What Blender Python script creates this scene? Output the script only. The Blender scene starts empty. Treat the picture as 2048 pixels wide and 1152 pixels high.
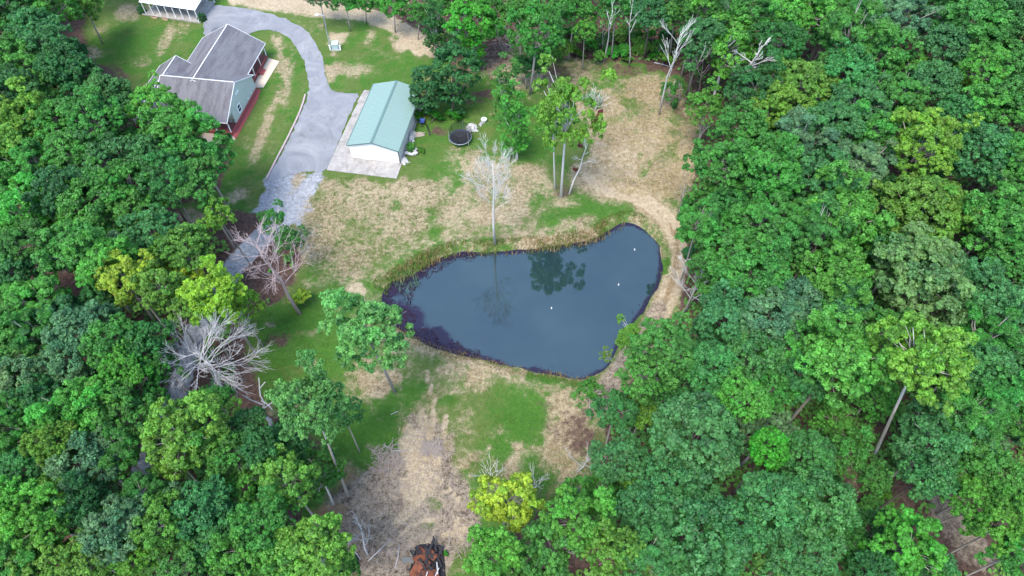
import bpy, bmesh, math, random
import numpy as np
from mathutils import Vector, Matrix, Quaternion
R = math.radians
# ------------------------------------------------------------------ camera, sky, sun, exposure
FP, CH, PITCH = 1365.0, 76.0, R(55)
scn = bpy.context.scene
COL = scn.collection
cam = bpy.data.cameras.new('camera'); cam.sensor_width = 36; cam.lens = FP / 2048 * 36; cam.clip_end = 9000; cam.clip_start = .5
camo = bpy.data.objects.new('camera', cam); COL.objects.link(camo)
camo.location = (0, 0, CH); camo.rotation_euler = (math.pi / 2 - PITCH, 0, 0); scn.camera = camo
SUN_EL, SUN_AZ = R(64), R(215)          # azimuth measured clockwise from +Y (north)
w = bpy.data.worlds.new('World'); scn.world = w; w.use_nodes = True
wn = w.node_tree.nodes; wl = w.node_tree.links
sky = wn.new('ShaderNodeTexSky'); sky.sky_type = 'NISHITA'; sky.sun_disc = False
sky.sun_elevation = SUN_EL; sky.sun_rotation = SUN_AZ; sky.dust_density = .8; sky.air_density = 1.0; sky.ozone_density = 1.0
wl.new(sky.outputs[0], wn['Background'].inputs[0]); wn['Background'].inputs[1].default_value = 0.15
sl = bpy.data.lights.new('sun', 'SUN'); sl.energy = 1.3; sl.angle = R(25); sl.color = (1, .95, .87)
so = bpy.data.objects.new('sun', sl); COL.objects.link(so)
sd = Vector((math.sin(SUN_AZ) * math.cos(SUN_EL), math.cos(SUN_AZ) * math.cos(SUN_EL), math.sin(SUN_EL)))
so.rotation_euler = sd.to_track_quat('Z', 'Y').to_euler(); so.location = (0, -30, 150)
scn.view_settings.view_transform = 'Standard'; scn.view_settings.look = 'None'
scn.view_settings.gamma = 1; scn.view_settings.use_curve_mapping = False
scn.view_settings.exposure = 2.2
scn.render.engine = 'CYCLES'
cy = scn.cycles
cy.max_bounces = 5; cy.diffuse_bounces = 3; cy.glossy_bounces = 2; cy.transmission_bounces = 3; cy.transparent_max_bounces = 8
cy.use_denoising = True
cy.caustics_reflective = False; cy.caustics_refractive = False

# ------------------------------------------------------------------ helpers
rng = np.random.default_rng(11); random.seed(5)
SP, CP = math.sin(PITCH), math.cos(PITCH)
def P(px, py, z=0.0):
    """the point at height z that the photograph shows at (px, py) - used once, to survey the place"""
    u = (px - 1024) / FP; v = (576 - py) / FP
    d = Vector((u, CP + v * SP, -SP + v * CP)); t = (z - CH) / d.z
    return Vector((0, 0, CH)) + d * t
def topx(x, y, z=0.0):
    f = y * CP - (z - CH) * SP; up = y * SP + (z - CH) * CP
    f = np.maximum(f, 1e-3)
    return 1024 + FP * x / f, 576 - FP * up / f
def tag(o, label=None, cat=None, group=None, kind=None):
    if label: o['label'] = label
    if cat: o['category'] = cat
    if group: o['group'] = group
    if kind: o['kind'] = kind
    return o
def empty(name, loc, label, cat, group=None):
    o = bpy.data.objects.new(name, None); COL.objects.link(o); o.location = loc; o.empty_display_size = .3
    return tag(o, label, cat, group)
def link(name, me, parent=None, loc=None):
    o = bpy.data.objects.new(name, me); COL.objects.link(o)
    if parent: o.parent = parent
    if loc is not None: o.location = loc
    return o
def mesh_np(name, V, Fc, mat, smooth=False, cols=None):
    """V (n,3), Fc (m,k) equal sided faces; cols: {attr: (m,4)} per face colours"""
    V = np.asarray(V, np.float32); Fc = np.asarray(Fc, np.int32); m, k = Fc.shape
    me = bpy.data.meshes.new(name)
    me.vertices.add(len(V)); me.vertices.foreach_set('co', V.ravel())
    me.loops.add(m * k); me.loops.foreach_set('vertex_index', Fc.ravel())
    me.polygons.add(m); me.polygons.foreach_set('loop_start', np.arange(0, m * k, k, dtype=np.int32))
    me.polygons.foreach_set('loop_total', np.full(m, k, np.int32))
    if smooth: me.polygons.foreach_set('use_smooth', np.ones(m, bool))
    me.update(calc_edges=True); me.validate()
    if cols:
        for a, c in cols.items():
            at = me.attributes.new(a, 'FLOAT_COLOR', 'FACE'); at.data.foreach_set('color', np.asarray(c, np.float32).ravel())
    if mat: me.materials.append(mat)
    return me
class MB:
    """collects simple solids; build() links them as one mesh object"""
    def __init__(s): s.v = []; s.f = []
    def add(s, vs, fs):
        b = len(s.v); s.v += [tuple(v) for v in vs]; s.f += [tuple(i + b for i in f) for f in fs]; return s
    def box(s, c, size, rz=0.0, M=None):
        x, y, z = size[0] / 2, size[1] / 2, size[2] / 2
        vs = [Vector((a, b, d)) for d in (-z, z) for a, b in ((-x, -y), (x, -y), (x, y), (-x, y))]
        Q = M if M is not None else Matrix.Rotation(rz, 3, 'Z')
        vs = [Q @ v + Vector(c) for v in vs]
        return s.add(vs, [(3, 2, 1, 0), (4, 5, 6, 7), (0, 1, 5, 4), (1, 2, 6, 5), (2, 3, 7, 6), (3, 0, 4, 7)])
    def bar(s, a, b, wd, h=None):
        a = Vector(a); b = Vector(b); d = b - a; L = d.length; h = h or wd
        q = d.to_track_quat('X', 'Z').to_matrix()
        return s.box((a + b) / 2, (L, wd, h), M=q)
    def tube(s, pts, rads, n=6, cap=True):
        pts = [Vector(p) for p in pts]; b = len(s.v); m = len(pts)
        t = (pts[-1] - pts[0]).normalized(); up = Vector((0, 0, 1)) if abs(t.z) < .9 else Vector((1, 0, 0))
        for i, p in enumerate(pts):
            t = (pts[min(i + 1, m - 1)] - pts[max(i - 1, 0)]).normalized()
            x = t.cross(up).normalized(); y = x.cross(t)
            for k in range(n):
                a = 2 * math.pi * k / n
                s.v.append(tuple(p + (x * math.cos(a) + y * math.sin(a)) * rads[i]))
        for i in range(m - 1):
            for k in range(n):
                k2 = (k + 1) % n
                s.f.append((b + i * n + k, b + i * n + k2, b + (i + 1) * n + k2, b + (i + 1) * n + k))
        if cap:
            s.f.append(tuple(b + k for k in range(n))[::-1]); s.f.append(tuple(b + (m - 1) * n + k for k in range(n)))
        return s
    def slab(s, top, th):
        """a plate: the polygon 'top' and the same polygon th lower"""
        n = len(top); vs = [Vector(p) for p in top] + [Vector(p) - Vector((0, 0, th)) for p in top]
        return s.add(vs, [tuple(range(n)), tuple(range(2 * n - 1, n - 1, -1))] + [(i, i + n, (i + 1) % n + n, (i + 1) % n) for i in range(n)])
    def mesh(s, name, mat, smooth=False):
        me = bpy.data.meshes.new(name); me.from_pydata(s.v, [], s.f); me.update()
        bm = bmesh.new(); bm.from_mesh(me); bmesh.ops.recalc_face_normals(bm, faces=bm.faces); bm.to_mesh(me); bm.free()
        if smooth: me.polygons.foreach_set('use_smooth', np.ones(len(me.polygons), bool))
        me.materials.append(mat); return me
    def build(s, name, mat, parent=None, smooth=False, loc=None):
        return link(name, s.mesh(name, mat, smooth), parent, loc)
def poly_mask(px, py, pts):
    ins = np.zeros(px.shape, bool); n = len(pts)
    for i in range(n):
        x1, y1 = pts[i]; x2, y2 = pts[(i + 1) % n]
        if y1 == y2: continue
        c = ((y1 > py) != (y2 > py)) & (px < (x2 - x1) * (py - y1) / (y2 - y1) + x1); ins ^= c
    return ins
def poly_dist(px, py, pts, closed=True):
    d = np.full(px.shape, 1e9); n = len(pts)
    for i in range(n if closed else n - 1):
        x1, y1 = pts[i]; x2, y2 = pts[(i + 1) % n]; dx, dy = x2 - x1, y2 - y1
        t = np.clip(((px - x1) * dx + (py - y1) * dy) / (dx * dx + dy * dy + 1e-9), 0, 1)
        d = np.minimum(d, (px - x1 - t * dx) ** 2 + (py - y1 - t * dy) ** 2)
    return np.sqrt(d)
def smooth_poly(pts, k=6, closed=True):
    """Catmull-Rom through the points"""
    out = []; n = len(pts)
    for i in range(n if closed else n - 1):
        g = lambda j: np.array(pts[j % n] if closed else pts[min(max(j, 0), n - 1)], float)
        p0, p1, p2, p3 = g(i - 1), g(i), g(i + 1), g(i + 2)
        for t in np.linspace(0, 1, k, endpoint=False):
            out.append(tuple(.5 * (2 * p1 + (p2 - p0) * t + (2 * p0 - 5 * p1 + 4 * p2 - p3) * t * t + (3 * p1 - p0 - 3 * p2 + p3) * t ** 3)))
    if not closed: out.append(tuple(pts[-1]))
    return out
_nt = np.random.default_rng(3).random((256, 256))
def vnoise(x, y, s, o=3, seed=0):
    """value noise 0..1"""
    r = 0; a = 1; tot = 0
    for k in range(o):
        X = x / s * 2 ** k + 37.7 * (seed + k); Y = y / s * 2 ** k + 91.3 * (seed + 2 * k)
        xi = np.floor(X).astype(int); yi = np.floor(Y).astype(int); fx = X - xi; fy = Y - yi
        fx = fx * fx * (3 - 2 * fx); fy = fy * fy * (3 - 2 * fy); T = lambda i, j: _nt[i % 256, j % 256]
        r = r + a * ((T(xi, yi) * (1 - fx) + T(xi + 1, yi) * fx) * (1 - fy) + (T(xi, yi + 1) * (1 - fx) + T(xi + 1, yi + 1) * fx) * fy)
        tot += a; a *= .5
    return r / tot
# ------------------------------------------------------------------ materials
class NT:
    def __init__(s, name):
        s.m = bpy.data.materials.new(name); s.m.use_nodes = True; s.t = s.m.node_tree; s.n = s.t.nodes
        s.bsdf = s.n['Principled BSDF']; s.out = s.n['Material Output']
    def new(s, typ, **kw):
        nd = s.n.new(typ)
        for k, v in kw.items(): setattr(nd, k, v)
        return nd
    def put(s, sock, v):
        if isinstance(v, bpy.types.NodeSocket): s.t.links.new(v, sock)
        else: sock.default_value = v
    def math(s, op, a, b=0.0, c=0.0, clamp=False):
        nd = s.new('ShaderNodeMath', operation=op, use_clamp=clamp); s.put(nd.inputs[0], a); s.put(nd.inputs[1], b)
        if op in ('MULTIPLY_ADD',): s.put(nd.inputs[2], c)
        return nd.outputs[0]
    def mix(s, f, a, b, mode='MIX'):
        nd = s.new('ShaderNodeMix', data_type='RGBA', blend_type=mode); s.put(nd.inputs[0], f)
        for i, v in ((6, a), (7, b)): s.put(nd.inputs[i], v if isinstance(v, bpy.types.NodeSocket) else (*v[:3], 1))
        return nd.outputs[2]
    def coord(s, which='Object'): return s.new('ShaderNodeTexCoord').outputs[which]
    def noise(s, scale, detail=4, rough=.6, vec=None, out=0, dist=0.0):
        nd = s.new('ShaderNodeTexNoise'); nd.inputs['Scale'].default_value = scale; nd.inputs['Detail'].default_value = detail
        nd.inputs['Roughness'].default_value = rough; nd.inputs['Distortion'].default_value = dist
        s.t.links.new(vec if vec is not None else s.coord(), nd.inputs['Vector']); return nd.outputs[out]
    def ramp(s, f, stops):
        nd = s.new('ShaderNodeValToRGB'); e = nd.color_ramp.elements
        while len(e) < len(stops): e.new(.5)
        for i, (p, c) in enumerate(stops): e[i].position = p; e[i].color = (*c[:3], 1) if isinstance(c, tuple) else (c, c, c, 1)
        s.put(nd.inputs[0], f); return nd.outputs[0]
    def bump(s, h, strength=.3, dist=.05):
        nd = s.new('ShaderNodeBump'); nd.inputs['Strength'].default_value = strength; nd.inputs['Distance'].default_value = dist
        s.put(nd.inputs['Height'], h); s.t.links.new(nd.outputs[0], s.bsdf.inputs['Normal']); return nd
    def base(s, c, rough=.8, spec=.3, metal=0):
        s.put(s.bsdf.inputs['Base Color'], c if isinstance(c, bpy.types.NodeSocket) else (*c[:3], 1))
        s.put(s.bsdf.inputs['Roughness'], rough); s.bsdf.inputs['Specular IOR Level'].default_value = spec; s.bsdf.inputs['Metallic'].default_value = metal
        return s.m
def plain(name, c, rough=.75, var=.25, scale=3.0, spec=.3, metal=0, bump=0.0, fine=30.0):
    t = NT(name); n = t.noise(scale, 5); n2 = t.noise(fine, 3)
    f = t.math('MULTIPLY_ADD', t.math('ADD', n, n2), var, 1 - var)
    col = t.mix(1.0, c, f, 'MULTIPLY')
    if bump: t.bump(n2, bump, .03)
    return t.base(col, rough, spec, metal)
M = {}
M['white_paint'] = plain('white_paint', (.8, .8, .79), .5, .06)
M['trim'] = plain('weathered_trim', (.55, .55, .54), .6, .15)
M['white_roof'] = plain('white_roof', (.78, .79, .8), .45, .08)
M['cream'] = plain('cream_metal', (.66, .62, .55), .5, .1)
M['roof_green'] = plain('green_roof_metal', (.175, .25, .212), .35, .12, 1.2, .5)
M['ridge_green'] = plain('green_ridge_metal', (.09, .15, .13), .4, .1)
M['siding'] = None
M['brick'] = plain('red_brick', (.3, .075, .065), .85, .3, 2.0, fine=14)
M['black'] = plain('black_plastic', (.02, .02, .022), .5, .2)
M['darkwood'] = plain('dark_wood', (.055, .045, .04), .8, .4)
M['wood'] = plain('weathered_wood', (.3, .25, .2), .85, .4, 4)
M['char'] = plain('charred_wood', (.018, .016, .018), .75, .5, 4, bump=.5)
M['rust'] = None
M['steel'] = plain('galvanised_steel', (.45, .47, .48), .4, .15, metal=.6)
M['greybox'] = plain('grey_green_enamel', (.33, .43, .4), .5, .1)
M['blue'] = plain('blue_plastic', (.03, .06, .22), .5, .2)
M['tarp'] = plain('white_tarpaulin', (.4, .39, .37), .55, .18, 2.5)
M['stone'] = plain('pale_stone', (.42, .4, .38), .85, .3, 3)
M['bark_grey'] = plain('grey_bark', (.28, .25, .22), .9, .45, 2.5, bump=.5, fine=9)
M['bark_pale'] = plain('pale_bark', (.47, .445, .41), .85, .35, 2.0, bump=.4, fine=8)
M['bark_dead'] = plain('bleached_dead_wood', (.37, .355, .345), .85, .35, 2.0)
M['bark_brown'] = plain('brown_dead_wood', (.33, .25, .235), .9, .35, 2.0)
M['bark_dark'] = plain('dark_bark', (.12, .1, .085), .9, .45, 2.5, bump=.5, fine=9)
M['window_glass'] = plain('window_glass', (.03, .045, .05), .08, .1, spec=.6)
M['float'] = plain('white_float', (.75, .75, .73), .4, .05)
t = NT('green_siding'); z = t.new('ShaderNodeSeparateXYZ'); t.t.links.new(t.coord(), z.inputs[0])
fr = t.math('FRACT', t.math('MULTIPLY', z.outputs[2], 6.0)); t.bump(fr, .6, .03)
M['siding'] = t.base(t.mix(t.noise(1.5), (.42, .47, .41), (.5, .55, .49)), .6)
t = NT('rusty_sheet'); n = t.noise(1.3, 6, .7)
M['rust'] = t.base(t.ramp(n, [(.3, (.022, .014, .012)), (.45, (.085, .028, .015)), (.58, (.17, .05, .02)), (.7, (.045, .024, .02))]), .8); t.bump(t.noise(6), .6, .05)
t = NT('grey_shingles')
mp = t.new('ShaderNodeMapping'); t.t.links.new(t.coord(), mp.inputs[0]); mp.inputs['Scale'].default_value = (1.1, .16, .5)
streak = t.ramp(t.noise(.9, 6, .75, mp.outputs[0]), [(.45, 0.0), (.62, 1.0)]); br = t.new('ShaderNodeTexBrick'); t.t.links.new(t.coord(), br.inputs['Vector'])
br.inputs['Scale'].default_value = 2.2; br.inputs['Color1'].default_value = (.096, .092, .096, 1); br.inputs['Color2'].default_value = (.142, .137, .143, 1); br.inputs['Mortar'].default_value = (.06, .055, .06, 1); br.inputs['Mortar Size'].default_value = .012
c = t.mix(t.noise(5, 6, .85), br.outputs[0], (.155, .15, .155)); c = t.mix(t.math('MULTIPLY', streak, .55), c, (.055, .048, .055))
t.bump(t.noise(8, 4), .6, .04); M['shingle'] = t.base(c, .9, .15)
t = NT('concrete'); n = t.noise(.6, 7, .72)
c = t.ramp(n, [(.32, (0.167, 0.154, 0.136)), (.5, (0.282, 0.260, 0.233)), (.7, (0.352, 0.326, 0.295))]); c = t.mix(t.math('MULTIPLY', t.ramp(t.noise(3, 5, .8), [(.4, 0.0), (.65, 1.0)]), .4), c, (.17, .155, .14))
M['concrete'] = t.base(c, .85); t.bump(t.noise(30), .2, .01)
t = NT('worn_asphalt'); n = t.noise(.22, 7, .72, dist=1.2)
c = t.ramp(n, [(.32, (0.135, 0.137, 0.144)), (.5, (0.184, 0.186, 0.194)), (.62, (0.225, 0.225, 0.225)), (.72, (0.279, 0.275, 0.266))]); c = t.mix(t.math('MULTIPLY', t.ramp(t.noise(3.5, 6, .8), [(.35, 0.0), (.65, 1.0)]), .45), c, (.145, .147, .155))
c = t.mix(t.ramp(t.noise(.5, 8, .8, dist=2.0), [(.6, 0.0), (.72, .5)]), c, (.33, .31, .28)); M['asphalt'] = t.base(c, .9, .2); t.bump(t.noise(12), .3, .02)
# leaves: tint comes from each crown's own object colour; lobes, sprays and single leaves vary
t = NT('leaves')
at = t.new('ShaderNodeAttribute', attribute_name='tone'); sep = t.new('ShaderNodeSeparateColor'); t.t.links.new(at.outputs['Color'], sep.inputs[0])
oi = t.new('ShaderNodeObjectInfo')
hs = t.new('ShaderNodeHueSaturation')
t.put(hs.inputs['Hue'], t.math('MULTIPLY_ADD', sep.outputs[0], -.042, .513)); t.put(hs.inputs['Saturation'], 1.0)
val = t.math('MULTIPLY_ADD', sep.outputs[1], .7, t.math('MULTIPLY_ADD', sep.outputs[2], .75, .36)); t.put(hs.inputs['Value'], val)
t.t.links.new(oi.outputs['Color'], hs.inputs['Color'])
lf = t.mix(t.ramp(sep.outputs[0], [(.35, 0.0), (.9, 1.0)]), hs.outputs[0], t.mix(1.0, hs.outputs[0], (.52, .82, .9), 'MULTIPLY'))
t.base(lf, .55, .35)
tr = t.new('ShaderNodeBsdfTranslucent'); t.put(tr.inputs[0], t.mix(1.0, lf, (1.1, 1.1, .55), 'MULTIPLY'))
mx = t.new('ShaderNodeMixShader'); mx.inputs[0].default_value = .42
t.t.links.new(t.bsdf.outputs[0], mx.inputs[1]); t.t.links.new(tr.outputs[0], mx.inputs[2]); t.t.links.new(mx.outputs[0], t.out.inputs[0])
M['leaf'] = t.m
def blade(name, c1, c2, sc=.6):
    t = NT(name); n = t.noise(sc, 4); return t.base(t.mix(t.ramp(n, [(.35, 0.0), (.65, 1.0)]), c1, c2), .7, .2)
M['grass_blade'] = blade('grass_blades', (.06, .15, .025), (.13, .19, .03))
M['reed_tan'] = blade('tan_reeds', (.3, .2, .09), (.16, .15, .05), .8)
M['straw'] = blade('straw_blades', (.42, .34, .18), (.3, .27, .12), .8)
M['reed_green'] = blade('green_reeds', (.1, .2, .1), (.16, .24, .13))
M['weed'] = blade('dark_pondweed', (.01, .006, .014), (.028, .012, .018), .9)
M['weed'].node_tree.nodes['Principled BSDF'].inputs['Roughness'].default_value = .9; M['weed'].node_tree.nodes['Principled BSDF'].inputs['Specular IOR Level'].default_value = .08
M['under'] = blade('undergrowth_leaves', (.045, .145, .028), (.095, .21, .035), .3)
M['twig'] = plain('twigs', (.24, .2, .17), .9, .35)

# ------------------------------------------------------------------ the ground: one sheet, zoned by what grows or lies there
POND = smooth_poly([(764, 596), (778, 562), (815, 545), (858, 520), (905, 503), (960, 500), (1010, 497), (1070, 492), (1130, 486), (1190, 472), (1225, 452), (1258, 441),
        (1293, 458), (1318, 484), (1327, 520), (1318, 565), (1293, 610), (1262, 655), (1240, 690), (1222, 725), (1188, 748), (1160, 757), (1100, 744), (1020, 732),
        (960, 714), (905, 702), (862, 688), (818, 668), (792, 652), (776, 626)], 5)
PW = [tuple(P(x, y)[:2]) for x, y in POND]
OPEN = [(190, -40), (520, -40), (560, 0), (640, 12), (760, 30), (868, 88), (905, 130), (950, 85), (1000, 55), (1060, 70), (1100, 100), (1180, 118), (1290, 128), (1350, 145),
        (1395, 190), (1405, 290), (1385, 360), (1362, 430), (1372, 520), (1362, 620), (1330, 680), (1240, 790), (1205, 840), (1225, 890), (1190, 960), (1120, 1000),
        (1000, 1090), (960, 1190), (690, 1190), (680, 1090), (600, 1040), (625, 960), (690, 900), (600, 870), (530, 830), (500, 740), (490, 640), (560, 600), (600, 520),
        (560, 440), (480, 420), (400, 450), (330, 430), (380, 400), (440, 380), (455, 300), (430, 262), (280, 262), (262, 200), (205, 135), (175, 110), (160, 60)]
def axis(lo, hi, st, far):
    a = list(np.arange(lo, hi + 1e-6, st)); s = st; x = hi
    while x < far: s *= 1.5; x += s; a.append(x)
    s = st; x = lo
    while x > -far: s *= 1.5; x -= s; a.insert(0, x)
    return np.array(a)
AX, AY = axis(-104, 104, .5, 4000), axis(12, 128, .5, 4000)
GX, GY = np.meshgrid(AX, AY); ny, nx = GX.shape
gx, gy = GX.ravel(), GY.ravel()
front = (gy * CP + CH * SP) > 5
QX, QY = topx(gx, np.where(front, gy, 1e5)); 
near_ = (np.abs(gx) < 130) & (gy > 0) & (gy < 150)
LIT, GRA, DRY, LUS, DIR, MUD, CLA, GRV = range(8)
Wt = np.zeros((len(gx), 8)); Wt[:, LIT] = 1
n1 = vnoise(gx, gy, 7, 4, 1); n2 = vnoise(gx, gy, 2.2, 3, 5); n3 = vnoise(gx, gy, 14, 3, 9)
def over(a, k):
    a = np.clip(a, 0, 1)
    Wt[:] = Wt * (1 - a)[:, None]; Wt[:, k] += a
def sstep(e0, e1, x): t = np.clip((x - e0) / (e1 - e0), 0, 1); return t * t * (3 - 2 * t)
dO = poly_dist(QX, QY, OPEN); inO = poly_mask(QX, QY, OPEN) & near_
sO = np.where(inO, dO, -dO)
over(near_ * sstep(-8, 14, sO + (n2 - .5) * 30) * .92, GRA); lawn = inO & (QY < 360) & (QX < 900); over(inO * np.where(lawn, .1, .2) + inO * np.where(lawn, .22, .32) * sstep(.4, .62, n1 * .5 + n2 * .5), DRY); over(inO * .18 + inO * .4 * sstep(.46, .6, n3 * .4 + n2 * .6), LUS)
def blob(cx, cy, rx, ry, k, a=1.0, rot=0.0, ns=1.0):
    a = a * (.74 if k in (DRY, LUS, GRA) else .8)
    c, s = math.cos(R(rot)), math.sin(R(rot)); dx, dy = QX - cx, QY - cy
    u = (dx * c + dy * s) / rx; v = (-dx * s + dy * c) / ry
    r = np.sqrt(u * u + v * v) + (n2 - .5) * 1.7 * ns + (n1 - .5) * .5 * ns
    over(near_ * a * (1 - sstep(.35, 1.35, r)), k)
def zone(pts, k, a=1.0, soft=10, ns=20):
    d = poly_dist(QX, QY, pts); i = poly_mask(QX, QY, pts); s = np.where(i, d, -d)
    over(near_ * a * sstep(-soft, soft, s + (n2 - .5) * ns), k)
def strip(pts, wd, k, a=1.0, soft=.5, ns=.6):
    d = poly_dist(QX, QY, smooth_poly(pts, 5, False), False)
    over(near_ * a * (1 - sstep(1 - soft, 1 + soft, d / wd + (n2 - .5) * ns)), k)
# lawns round the house
zone([(150, 40), (175, 110), (205, 160), (165, 130), (130, 60)], LIT)
for b in [(250, 28, 26, 18, DRY, .8), (186, 105, 22, 16, DRY, .7), (330, 80, 12, 55, DRY, .6, 22), (285, 130, 25, 15, DRY, .5), (300, 170, 14, 50, DRY, .55, 25), (365, 60, 14, 30, DRY, .4, 20),
          (230, 150, 30, 18, LIT, .6), (205, 60, 20, 14, DRY, .45), (250, 80, 60, 45, LUS, .5), (560, 110, 14, 40, DRY, .7, -12), (578, 150, 9, 60, DRY, .6, 8), (545, 215, 10, 70, DRY, .55, 22), (520, 285, 10, 50, DRY, .5, 24),
          (600, 75, 20, 20, GRA, .6), (475, 330, 18, 40, LUS, .4, 20), (590, 130, 16, 50, LUS, .5), (455, 400, 28, 14, DRY, .6), (560, 300, 8, 60, LUS, .5, 27),
          (700, 140, 55, 16, DRY, .65, 4), (665, 145, 12, 34, DRY, .55, 10), (680, 78, 26, 16, DIR, .8), (740, 75, 14, 18, DRY, .6), (810, 90, 30, 14, DIR, .75, 30), (830, 85, 25, 18, DIR, .7), (720, 60, 50, 10, LUS, .4), (760, 150, 40, 20, LUS, .35),
          (640, 55, 8, 12, DRY, .4), (780, 110, 60, 12, DRY, .25)]: blob(*b)
strip([(470, -6), (560, 8), (640, 18), (720, 26), (800, 55), (868, 100)], 15, DIR, .9)
zone([(255, 24), (395, 44), (400, 32), (270, 8)], MUD, .4)
# yard between shed and pond: straw with weeds
zone([(640, 350), (860, 365), (905, 400), (870, 455), (850, 480), (760, 520), (640, 560), (600, 520), (610, 440)], DRY, .52, 22, 60)
for b in [(730, 350, 90, 14, GRA, .6), (720, 480, 60, 35, GRA, .45), (880, 395, 16, 60, GRA, .7), (890, 330, 60, 40, LUS, .45), (930, 310, 40, 20, DRY, .4), (850, 380, 60, 20, DRY, .5), (960, 430, 70, 22, DRY, .75), (1010, 380, 40, 25, DRY, .5),
          (860, 440, 14, 20, LUS, .5), (790, 410, 10, 14, LUS, .5), (1070, 420, 40, 30, GRA, .5), (1035, 395, 30, 40, DRY, .45), (960, 335, 50, 24, DRY, .6), (990, 130, 50, 30, DRY, .75), (960, 125, 60, 50, LIT, .6), (985, 85, 40, 24, LIT, .8), (1010, 150, 30, 18, DIR, .4),
          (1060, 160, 60, 30, DRY, .5), (960, 200, 30, 14, LIT, .5), (975, 215, 40, 12, GRA, .5), (880, 262, 30, 12, LIT, .7), (1060, 300, 40, 30, LUS, .5), (1110, 140, 40, 18, LIT, .5), (640, 600, 60, 26, GRA, .5), (700, 555, 50, 22, DRY, .6), (715, 580, 25, 16, DIR, .9), (620, 470, 26, 60, GRV, .3),
          (650, 545, 40, 20, LUS, .4), (1015, 470, 60, 10, GRA, .6), (1125, 385, 26, 14, LIT, .6), (960, 270, 28, 22, GRA, .6)]: blob(*b)
zone([(880, 320), (960, 330), (1090, 330), (1130, 400), (1060, 450), (960, 470), (880, 480), (860, 400)], DRY, .38, 24, 60)
for b in [(905, 350, 30, 34, LUS, .6), (1000, 395, 26, 20, GRA, .7), (870, 455, 12, 26, LUS, .6), (960, 390, 16, 30, DRY, .6), (1075, 400, 24, 26, LUS, .5), (1055, 345, 30, 16, DRY, .6), (930, 440, 20, 10, GRA, .5), (985, 455, 30, 8, LUS, .4), (1140, 410, 30, 14, DRY, .5)]: blob(*b)
# straw meadow to the north east of the pond
zone([(1150, 150), (1350, 165), (1390, 230), (1395, 330), (1360, 400), (1240, 390), (1180, 350), (1190, 250), (1130, 200)], DRY, .66, 20, 40)
for b in [(1250, 140, 110, 14, LIT, .5), (1215, 160, 36, 24, LUS, .6, 15), (1240, 185, 20, 14, GRA, .6), (1252, 205, 18, 12, GRA, .6), (1285, 225, 34, 26, GRA, .5, 30), (1290, 340, 10, 22, LUS, .85, 25), (1280, 310, 8, 10, GRA, .7), (1350, 270, 24, 60, GRA, .6), (1255, 235, 30, 16, LUS, .5), (1330, 320, 20, 40, GRA, .5), (1170, 180, 24, 24, LUS, .5), (1225, 245, 20, 26, GRA, .45), (1200, 300, 18, 50, DIR, .6), (1240, 290, 20, 70, DIR, .6, 8), (1240, 330, 60, 30, DIR, .55),
          (1320, 190, 36, 18, DRY, .7), (1370, 225, 24, 20, LIT, .5), (1345, 350, 30, 30, DRY, .5), (1330, 240, 30, 10, LUS, .4), (1190, 200, 30, 20, GRA, .5), (1220, 360, 20, 10, GRA, .4)]: blob(*b)
strip([(1165, 350), (1215, 382), (1270, 400), (1315, 428), (1345, 470), (1352, 520), (1340, 575), (1318, 630), (1270, 705), (1225, 770), (1205, 800)], 25, DRY, .6); strip([(1215, 382), (1270, 400), (1315, 428), (1345, 470), (1352, 520), (1340, 575), (1318, 630), (1270, 705), (1225, 770)], 17, CLA, .45)
strip([(1170, 352), (1215, 385), (1270, 402), (1312, 430), (1338, 470), (1340, 520), (1328, 575), (1305, 630), (1255, 705), (1215, 770)], 6, DIR, .95)
strip([(1180, 345), (1225, 372), (1280, 392), (1330, 425), (1362, 470), (1366, 520), (1352, 585), (1328, 640)], 7, DIR, .9)
strip([(1320, 620), (1265, 705), (1222, 765), (1205, 810)], 20, MUD, .6)
# pond rims
strip([(745, 600), (770, 552), (830, 520), (900, 493), (980, 486), (1080, 478), (1160, 462), (1220, 440), (1250, 428)], 13, LUS, .75, .7, 1.0)
strip([(1100, 450), (1180, 430), (1240, 420)], 20, LUS, .5, .8, 1.2); strip([(1020, 480), (1100, 462), (1180, 440)], 14, DRY, .4, .8, 1.4)
strip([(1040, 486), (1120, 478), (1190, 462)], 8, DRY, .7)
strip([(1288, 447), (1318, 470), (1333, 505), (1332, 540)], 8, LUS, .75, .7, 1.0)
strip([(795, 668), (860, 700), (920, 716), (1010, 742), (1090, 756), (1165, 768)], 9, DRY, .6)
strip([(1060, 752), (1110, 760), (1165, 770)], 10, LUS, .8)
strip([(745, 600), (770, 552), (830, 520), (900, 493), (980, 486), (1080, 478), (1160, 462), (1220, 440), (1290, 447), (1333, 505)], 16, DRY, .38, .9, 2.6); strip([(900, 488), (1000, 476), (1100, 462), (1200, 440)], 10, LIT, .22, .9, 2.6)
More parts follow.
